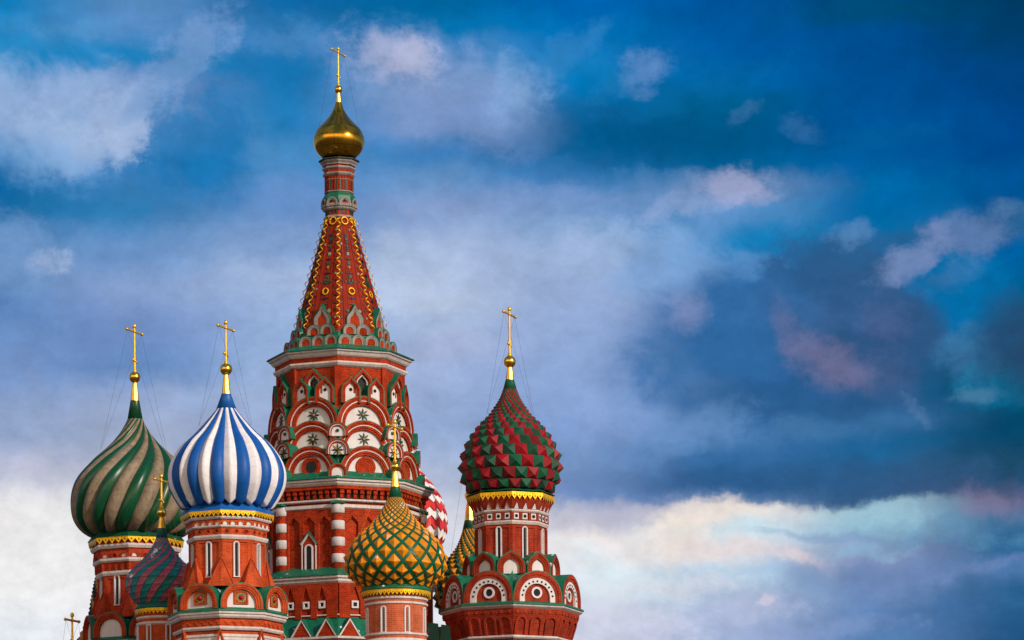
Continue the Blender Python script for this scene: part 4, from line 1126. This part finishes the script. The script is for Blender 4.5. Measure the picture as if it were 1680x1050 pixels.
# ================================================================== green and taupe spiral dome
def greenspiral():
    T = Tower('onion_domed_tower', 'octagonal brick tower under the swirled green and taupe onion dome', 223, 880, 245, -4, 'big octagonal towers around the tent tower')
    z = T.z
    cross(T, 534, 619, 9.3, 544, 22, [(3.4, 628), (4.2, 630), (6.8, 654), (7.4, 658)], wires(62, 742), th=68)
    mb = MB(); mb.lathe([(7.4, z(657.5)), (12.6, z(688)), (11, z(688.5))], GPAINT, 24, 0, True); T.part(mb, 'dome_collar')
    P = Prof(T, [(686, 11.5), (704, 20), (720, 31), (734, 43.5), (759, 70), (785, 92), (806, 101), (829, 103.5), (850, 101), (866, 92), (877, 78), (882, 66)])
    mb = lobed(T, P, 24, lambda t: .40*t+.02*t*t, [GPAINT, TAUPE], [(.075, False), (.075, False)], th0=R_(-24), NT=72)
    T.part(mb, 'onion_dome')
    mb = MB(); mb.lathe([(66, z(870)), (79, z(887)), (80.5, z(889)), (74, z(889.5))], ROOFD, 8, T.phi); T.part(mb, 'dome_skirt')
    fringe(T, 79, 876.5, 13, 5)
    P8 = lambda L: [(r, z(y, r)) for r, y in L]
    T.ring('stone_band', [(71, 889), (76, 890.5), (76, 893), (73.5, 897.5), (69, 898)], STONE)
    T.ring('stone_band', [(69, 913), (72, 913.5), (72, 917), (70, 920), (67, 920.5)], STONE)
    T.ring('stone_band', [(62, 934), (67.5, 934.5), (67.5, 938), (65.5, 942), (61, 942.5)], STONE)
    mb = MB(); mb.lathe(P8([(76, 877), (74, 888), (70.5, 898), (70.5, 914), (69.5, 920), (63, 935), (62.5, 943), (62.5, 1020)]), BR_G, 8, T.phi); T.part(mb, 'drum')
    Rr = 70.5; mb = MB(); a = Rr*cos(pi/8); hw = Rr*sin(pi/8); zt, zb = z(900, Rr), z(913.5, Rr)
    mb.strip([-hw+.3, hw-.3], [zb+.3]*2, [zt-.3]*2, a-1, a+.2, BR_G)
    for i in range(3):
        c = -hw+(i+.5)*2*hw/3
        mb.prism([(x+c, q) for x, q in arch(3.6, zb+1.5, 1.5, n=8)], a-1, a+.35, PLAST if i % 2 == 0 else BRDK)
        mb.band([(x+c, q) for x, q in arch(6.6, zb, 2.4, peak=2, n=10)], [(x+c, q) for x, q in arch(4.4, zb, 2.2, peak=1.5, n=10)], a-1, a+1.6, BR_G)
    o = T.part(mb, 'blind_arcade'); around(o, T.faces())
    mb = MB(); a = 62.5*cos(pi/8)
    for i in range(5):
        hw = 65*sin(pi/8); c = -hw+i*hw/2
        mb.prism([(c-1.5, z(935, 60)), (c+1.5, z(935, 60)), (c+2.5, z(921, 60)), (c-2.5, z(921, 60))], a, a+5.5, BR_G)
    o = T.part(mb, 'corbel_row'); around(o, T.faces())
    recess_panels(T, 62.5, 943, 1005, .80, BR_G)
    window(T, T.faces(), 62.5*cos(pi/8), 942.5, 992, 5.2, 1.8, 2.4, d=50)
    pediments(T, 63, 80, 966, 1011, 17, BR_G, T.corners())
    koko(T, T.faces(), 80, 1036, [(31, 28, 3.5, BR_G), (28, 25, 2.4, BR_G), (25, 22, 1.2, BR_G)], (22, PLAST), leg=9, back=26, roof=1.4, rec=-3.5)
    mb = MB(); mb.lathe([(63, z(1018)), (74, z(1028)), (78, z(1052))], ROOF, 8, T.phi); T.part(mb, 'gable_tier_roof')
    mb = MB(); mb.lathe(P8([(78, 1040), (90, 1046.5), (91, 1048), (86, 1048)]), ROOF, 8, T.phi); T.part(mb, 'roof_eave')
    base_shaft(T, 86, 1056, BR_G)
    T.ring('cornice', [(89, 1048), (89, 1052), (85, 1058)], STONE)

# ================================================================== red and green spiked dome
def redgreen():
    T = Tower('onion_domed_tower', 'octagonal brick tower under the crimson and green studded onion dome', 838.5, 900, 243, 1.5, 'big octagonal towers around the tent tower')
    z = T.z
    cross(T, 506, 593.5, 10, 515.5, 22, [(3.6, 602), (4.2, 604), (6.2, 618), (7.0, 624)], wires(44, 683), th=69)
    mb = MB(); mb.lathe([(7.0, z(623)), (11.5, z(640)), (10, z(640.5))], SGRN, 24, 0, True); T.part(mb, 'dome_collar')
    P = Prof(T, [(638, 10.5), (648, 14), (658, 18.5), (672, 27), (684, 35), (700, 50), (716, 62), (733, 71.5), (749, 77.5), (768, 80), (784, 78), (798, 72.5), (809, 64)])
    mb = spiked(T, P, 24, .248, [SRED, SGRN], .095, th0=R_(-2))
    T.part(mb, 'onion_dome')
    P8 = lambda L: [(r, z(y, r)) for r, y in L]
    mb = MB(); mb.lathe([(62, z(808)), (72, z(812.5)), (73, z(814)), (68, z(814))], ROOFD, 8, T.phi); T.part(mb, 'dome_skirt')
    fringe(T, 72.3, 805.5, 12, 6)
    T.ring('stone_band', [(59.5, 834), (63.5, 834.5), (63.5, 836.5), (61.5, 839), (59, 839.5)], STONE)
    T.ring('stone_band', [(58.5, 852.5), (62.5, 853), (62.5, 855), (60.5, 859), (58, 859.5)], STONE)
    mb = MB(); mb.lathe(P8([(70, 806), (69, 818), (60.5, 835), (60, 839), (60, 853), (58.5, 860), (58.5, 930)]), BR_R, 8, T.phi); T.part(mb, 'drum')
    # triangles
    mb = MB(); hw = 62*sin(pi/8)
    for i in range(3):
        c = -hw+(i+.5)*2*hw/3; a = 61.5*cos(pi/8); zb, zt = z(834, 60), z(823.5, 60)
        mb.poly([(c-4, -a-.7, zb), (c+4, -a-.7, zb), (c, -a-4.7, zt)], PLAST)
        for s in (-1, 1): mb.tube([(c+s*5.2, -a-.5, zb), (c, -a-6, zt+3)], 1.0, BR_R, 4)
    o = T.part(mb, 'triangle_frieze'); around(o, T.faces())
    # square windows with round openings
    a = 60*cos(pi/8); hw = 60*sin(pi/8)
    mb = MB()
    for i in range(3):
        c = -hw+(i+.5)*2*hw/3; zc = z(845.8, 60)
        mb.box(c-4.3, c+4.3, a-1, a+1.2, zc-4.8, zc+4.8, PLAST); mb.prism(circle(2.9, c, zc, 14), a+1, a+1.35, HOLE_SHADE)
    for i in range(4):
        c = -hw+i*2*hw/3; mb.box(c-1.2, c+1.2, a-1, a+1.8, z(853, 60), z(839, 60), BR_R)
    o = T.part(mb, 'pierced_frieze'); around(o, T.faces())
    recess_panels(T, 58.5, 861, 925, .80, BR_R)
    window(T, T.faces(), 58.5*cos(pi/8), 863.5, 917, 5.0, 1.8, 2.4, d=50)
    t10 = [R_(36*k) for k in (-3, -2, -1, 0, 1, 2, 3)]
    koko(T, t10, 74, 931, [(22, 18.5, 3.5, BR_R), (18.5, 15.5, 2.2, BR_R), (15.5, 12.5, 1, BR_R)], (12.5, PLAST), peak=5, leg=10, back=20, roof=1.6, rec=-2, name='ogee_gable')
    mb = MB(); mb.lathe([(58.5, z(936)), (72, z(944)), (75, z(965))], ROOF, 8, T.phi); T.part(mb, 'gable_tier_roof')
    def dots(g_, z0, aa):
        mb = MB()
        for k in range(11):
            t = pi*(k+.5)/11; mb.prism(circle(1.75, 27*cos(t), z0-2+27*sin(t)+1, 10), 103.5, 103.95, HOLE_SHADE)
        T.part(mb, 'pierced_dots', g_)
        mb = MB(); mb.band(circle(9.4, 0, z0+8, 24)+[(9.4, z0+8)], circle(6, 0, z0+8, 24)+[(6, z0+8)], aa-1, aa+2, PLAST); o_ = T.part(mb, 'round_window', g_)
        mb = MB(); mb.prism(circle(6, 0, z0+8, 20), aa-1, aa+.3, DARK); T.part(mb, 'pane', g_)
    koko(T, T.faces(), 102, 980, [(42, 36.5, 4, BR_R), (36.5, 32, 2.8, BR_R), (32, 22.5, 1.5, PLAST)], (22.5, BR_R), leg=9, back=34, roof=1.5, rec=-2.5, extra=dots)
    mb = MB(); mb.lathe([(72, z(950)), (84, z(958)), (97, z(985)), (100, z(1000))], ROOF, 8, T.phi); T.part(mb, 'gable_tier_roof')
    mb = MB(); mb.lathe(P8([(98, 982), (118, 987), (119.5, 990), (114, 990.5)]), ROOF, 8, T.phi); T.part(mb, 'roof_eave')
    T.ring('cornice', [(118, 990.5), (117, 993), (113, 996), (110, 998)], STONE)
    T.ring('stone_band', [(97, 1041), (103, 1041.5), (103, 1044), (100, 1047)], STONE)
    mb = MB(); mb.lathe(P8([(112, 994), (111, 1003), (97, 1041)])+[(97, z(1080))], BR_R, 8, T.phi); T.part(mb, 'lower_drum')
    for i in range(3):
        mb = MB()
        a0, a1 = 111*cos(pi/8), 97.5*cos(pi/8); hwf = 104*sin(pi/8)
        c = -hwf+(i+.5)*2*hwf/3
        z1, z0 = z(1003, 108), z(1041, 97)
        def sl(q): return a1+(a0-a1)*((q-z0)/(z1-z0))
        # slanted raised arch surround
        out = [(x+c, q) for x, q in arch(10.5, z0, z1-z0-16, n=12)]; inn = [(x+c, q) for x, q in arch(7.0, z0, z1-z0-16, n=12)]
        for k in range(len(out)-1):
            A, B, C, D = out[k], out[k+1], inn[k+1], inn[k]
            f = lambda p, e: (p[0], -sl(p[1])-e, p[1])
            mb.poly([f(D, 2.6), f(C, 2.6), f(B, 2.6), f(A, 2.6)], BR_R)
            mb.poly([f(A, 2.6), f(B, 2.6), f(B, -.5), f(A, -.5)], BR_R); mb.poly([f(C, 2.6), f(D, 2.6), f(D, -.5), f(C, -.5)], BR_R)
        o = T.part(mb, 'blind_arch'); around(o, T.faces())
    mb = MB()
    for i in range(6):
        hw = 111*sin(pi/8); c = -hw+(i+.5)*2*hw/6; a = 110*cos(pi/8); zz = z(1003, 105)
        mb.prism([(c-4, zz+3), (c+4, zz+3), (c+1.5, zz-3), (c-1.5, zz-3)], a-3, a+1.8, BR_R)
    o = T.part(mb, 'corbel_row'); around(o, T.faces())
    base_shaft(T, 98, 1060, BR_R)

# ================================================================== yellow dome with green lattice
def lattice():
    T = Tower('round_domed_tower', 'small round pale brick tower under the yellow dome netted in green ribs', 649.5, 960, 229, 0, 'small round towers between the big ones')
    z = T.z
    cross(T, 691, 766, 8.3, 700.5, 20, [(3.4, 773), (4.4, 776), (6.8, 795), (7.4, 800)], wires(66, 882), th=64, wm=WIREG)
    mb = MB(); mb.lathe([(7.4, z(799)), (11.8, z(817)), (10, z(817.5))], GRIB, 24, 0, True); T.part(mb, 'dome_collar')
    P = Prof(T, [(816, 10.6), (828, 17), (845, 27), (863, 41), (877, 56.5), (891, 68.5), (908, 78), (923, 81), (937, 79), (949, 71), (960, 58), (966, 50)])
    n = 18; dth = 2*pi/n; k = .40/dth; dt = .40/2
    mb = MB()
    mb.lathe([(P.r[i]*.985, P.z[i]) for i in range(len(P.z)-1, -1, -1)], GRIB, 54, 0, True)
    o = T.part(mb, 'onion_dome')
    mb = MB(); row = 0; t = -dt*.3
    while t < P.T+dt:
        for j in range(n):
            a = (j+.5*(row % 2))*dth
            sh = .86
            tb, tt = max(0, t-dt*sh), min(P.T, t+dt*sh)
            if tt-tb < dt*.3: continue
            c = [P.pt(a, tb), P.pt(a+dth/2*sh, max(0, min(P.T, t))), P.pt(a, tt), P.pt(a-dth/2*sh, max(0, min(P.T, t)))]
            ap = P.pt(a, max(.02, min(P.T, t-dt*.12)), .075)
            for q in range(4): mb.poly([c[q], c[(q+1) % 4], ap], YEL)
        t += dt; row += 1
    T.part(mb, 'yellow_facets', o)
    mb = MB(); w = .040
    for sgn in (-1, 1):
        for j in range(n):
            rows = []
            for i in range(61):
                t = P.T*i/60; th = (j+.5*0)*dth+dth/2+sgn*((t+dt*.3)/dt)*dth/2
                rows.append([P.pt(th-w, t, .0), P.pt(th-w, t, .022), P.pt(th+w, t, .022), P.pt(th+w, t, .0)])
            mb.grid(rows[::-1], GRIB, False)
    T.part(mb, 'lattice_ribs', o)
    mb = MB(); mb.lathe([(46, z(953)), (50, z(961)), (57, z(968)), (58.8, z(972)), (55, z(972.5))], ROOF, 48, 0, True); T.part(mb, 'dome_skirt')
    fringe(T, 57.4, 965.5, 10, 1, n=52)
    rg = lambda nm, L, m: T.ring(nm, L, m, 64, False)
    rg('stone_band', [(49, 977), (52.5, 977.5), (52.5, 980.5), (50.5, 982)], STONE)
    rg('stone_band', [(49, 985.5), (52.5, 986), (52.5, 989), (50, 990.5)], STONE)
    rg('stone_band', [(49, 1036.5), (52.5, 1037), (52.5, 1039.5), (50, 1041)], STONE)
    rg('stone_band', [(49, 1045.5), (52.5, 1046), (56, 1053), (50, 1058)], STONE)
    mb = MB(); mb.lathe([(54, z(966, 50)), (50, z(976, 50)), (50, z(1060)), (52, T.g())], BR_P, 64); T.part(mb, 'round_wall')
    window(T, [R_(22.5+45*q) for q in (-3, -2, -1, 0, 1, 2)], 49.7, 993.5, 1036.5, 4.8, 1.7, 1.8, d=45)

# ================================================================== teal and purple small dome
def teal():
    T = Tower('round_domed_tower', 'small round brick tower under the teal and plum scaled swirl dome', 266, 960, 237.5, 0, 'small round towers between the big ones')
    z = T.z
    cross(T, 780, 841, 8.0, 788.5, 18, [(3.2, 848), (4, 850), (6.2, 862), (6.9, 867)], wires(40, 925), th=66, wm=WIREG)
    mb = MB(); mb.lathe([(6.9, z(867)), (10, z(883)), (9, z(883.5))], TEALR, 24, 0, True); T.part(mb, 'dome_collar')
    P = Prof(T, [(882, 9.4), (890, 12.5), (898, 17), (911, 26), (922, 36), (934, 49), (944, 56.5), (954, 59.5), (966, 58.5), (980, 52), (990, 43), (996, 36)])
    mb = MB(); n = 24; dth = 2*pi/n; dt = .205; t = 0; i = 0
    c = .74
    mb.lathe([(P.r[i]*.985, P.z[i]) for i in range(len(P.z)-1, -1, -1)], EDGE, 48, 0, True)
    while t+dt*.5 < P.T:
        t1 = min(P.T, t+dt)
        for j in range(n):
            m = (TEAL, PURP)[j % 2]
            a = j*dth+c*t; a1 = j*dth+c*t1
            e = .014+.005*((i*7+j*3) % 3)
            g_ = dth*.04; a += g_; a1 += g_; dw = dth-2*g_
            q = [P.pt(a, t+.006, e), P.pt(a+dw, t+.006, e), P.pt(a1+dw, t1, .004), P.pt(a1, t1, .004)]
            mb.poly(q, m); mb.poly([P.pt(a, t), P.pt(a+dw, t), q[1], q[0]], m)
            mb.poly([P.pt(a, t), q[0], q[3]], m); mb.poly([P.pt(a+dw, t), q[2], q[1]], m)
        t = t1; i += 1
    T.part(mb, 'onion_dome')
    mb = MB(); mb.lathe([(36, z(984)), (40, z(991)), (45, z(998)), (46, z(1001)), (43, z(1001.5))], TEALR, 48, 0, True); T.part(mb, 'dome_skirt')
    fringe(T, 44.9, 996.5, 9.5, 1, n=40)
    rg = lambda nm, L, m: T.ring(nm, L, m, 64, False)
    rg('stone_band', [(40, 1009), (43, 1009.5), (43, 1012), (41, 1014)], STONE)
    rg('stone_band', [(40, 1018.5), (43, 1019), (43, 1022), (41, 1024)], STONE)
    mb = MB(); mb.lathe([(43, z(999, 40)), (41, z(1009, 40)), (41, z(1060)), (42, T.g())], BR_B, 64); T.part(mb, 'round_wall')
    window(T, [R_(t) for t in (-72, -27, 18, 63)], 40.7, 1023, 1060, 4.6, 1.6, 1.8, d=38)

# ================================================================== domes that peep out behind
def zigzag():
    T = Tower('onion_domed_tower', 'red and white zigzag dome peeping out behind the tent tower', 648, 860, 260, 0, 'domes half hidden behind the others')
    z = T.z
    P = Prof(T, [(720, 12), (740, 20), (762, 34), (785, 52), (806, 68), (826, 78), (846, 83), (864, 84), (882, 81), (898, 72), (912, 60)])
    mb = MB(); n = 28; dth = 2*pi/n; dt = .175; t = -.1; i = 0
    while t < P.T:
        for j in range(n*2):
            a0 = j*dth/2; a1 = a0+dth/2; up0 = (j % 2)*.085; up1 = ((j+1) % 2)*.085
            f = lambda a, tt, h: P.pt(a, max(0, min(P.T, tt)), h)
            m = (ZRED, ZWHT)[i % 2]
            mb.poly([f(a0, t+up0, .035), f(a1, t+up1, .035), f(a1, t+up1+dt, .004), f(a0, t+up0+dt, .004)], m)
            mb.poly([f(a0, t+up0, 0), f(a1, t+up1, 0), f(a1, t+up1, .035), f(a0, t+up0, .035)], m)
        t += dt; i += 1
    T.part(mb, 'onion_dome')
    cross(T, 610, 682, 8, 620, 18, [(3.2, 690), (7, 706)], [], th=66)
    mb = MB(); mb.lathe([(7, z(705)), (12.5, z(722))], ZRED, 24, 0, True); T.part(mb, 'dome_collar')
    mb = MB(); mb.lathe([(56, z(905)), (60, z(915)), (52, z(917)), (52, z(1000)), (60, T.g())], BR_C, 8, 0); T.part(mb, 'drum')

def goldspike():
    T = Tower('onion_domed_tower', 'green and gold faceted dome half hidden behind the crimson studded one', 771, 940, 256, 0, 'domes half hidden behind the others')
    z = T.z
    cross(T, 752, 814, 8, 760, 16, [(3.2, 822), (5.2, 828), (8.0, 852), (8.6, 856)], [(1, 150, 36, 915), (1, 30, 36, 915)], th=66)
    mb = MB(); mb.lathe([(8.4, z(854)), (11.5, z(868.5)), (10, z(869))], ROOFD, 24, 0, True); T.part(mb, 'dome_collar')
    P = Prof(T, [(867, 10.5), (877, 13), (888, 17), (899, 21.5), (914, 32), (928, 42), (944, 50), (960, 55), (978, 57), (994, 54), (1008, 46), (1016, 40)])
    T.part(spiked(T, P, 26, .235, [YEL, SGRN], .10, th0=.03), 'onion_dome')
    mb = MB(); mb.lathe([(40, z(1008)), (46, z(1018)), (40, z(1020)), (40, z(1060)), (44, T.g())], BR_C, 8, 0); T.part(mb, 'drum')

def hiddenleft():
    T = Tower('onion_domed_tower', 'navy and ochre scaled dome edge showing left behind the swirl-domed tower', 178, 960, 258, 0, 'domes half hidden behind the others')
    z = T.z
    P = Prof(T, [(925, 12), (944, 20), (965, 25), (985, 28.5), (1010, 33), (1040, 45), (1070, 58), (1100, 62), (1130, 55), (1145, 45)])
    T.part(spiked(T, P, 22, .24, [TILEO, TILEB, TILEB], .07), 'onion_dome')
    mb = MB(); mb.lathe([(3, z(900)), (12, z(926))], ROOFD, 24, 0, True); T.part(mb, 'dome_collar')
    mb = MB(); mb.lathe([(46, z(1140)), (46, z(1250)), (50, T.g())], BR_G, 8, 0); T.part(mb, 'drum')

def crossleft():
    T = Tower('small_chapel_dome', 'gilt cross of a low chapel at the lower left edge, apart from the towers', 118.5, 1030, 240, 0, cat='chapel dome')
    z = T.z
    cross(T, 1008, 1072, 7.5, 1018, 17, [(3.2, 1079), (6.5, 1098)], wires(30, 1140), th=64)
    P = Prof(T, [(1097, 8), (1110, 14), (1125, 26), (1145, 42), (1165, 50), (1185, 46), (1200, 34)])
    T.part(lobed(T, P, 20, lambda t: 0, [GPAINT], [(.04, False)]), 'onion_dome')
    mb = MB(); mb.lathe([(34, z(1195)), (38, z(1205)), (33, z(1208)), (33, z(1300)), (40, T.g())], BR_G, 32, 0, True); T.part(mb, 'round_wall')

def lowroof():
    # steep green porch gables, shadow put into their colour, between the round tower and the right-hand tower
    T = Tower('gabled_gallery', 'dark green steep gables, shadow painted into the green, low down between two towers', 722, 1035, 236, 0, cat='gallery roof')
    z = T.z
    for i, u in enumerate((-10, 9)):
        mb = MB(); mb.prism([(u-10, z(1090)), (u+10, z(1090)), (u+10, z(1060)), (u+7, z(1024+i*3)), (u-7, z(1022+i*3)), (u-10, z(1060))], -8, 8-i*3, PORCH); T.part(mb, 'roof_gable')
    mb = MB(); mb.lathe([(20, z(1088)), (20, T.g())], BR_R, 8, R_(22.5)); T.part(mb, 'gallery_wall')

blue(); greenspiral(); redgreen(); lattice(); teal(); zigzag(); goldspike(); hiddenleft(); crossleft(); lowroof()
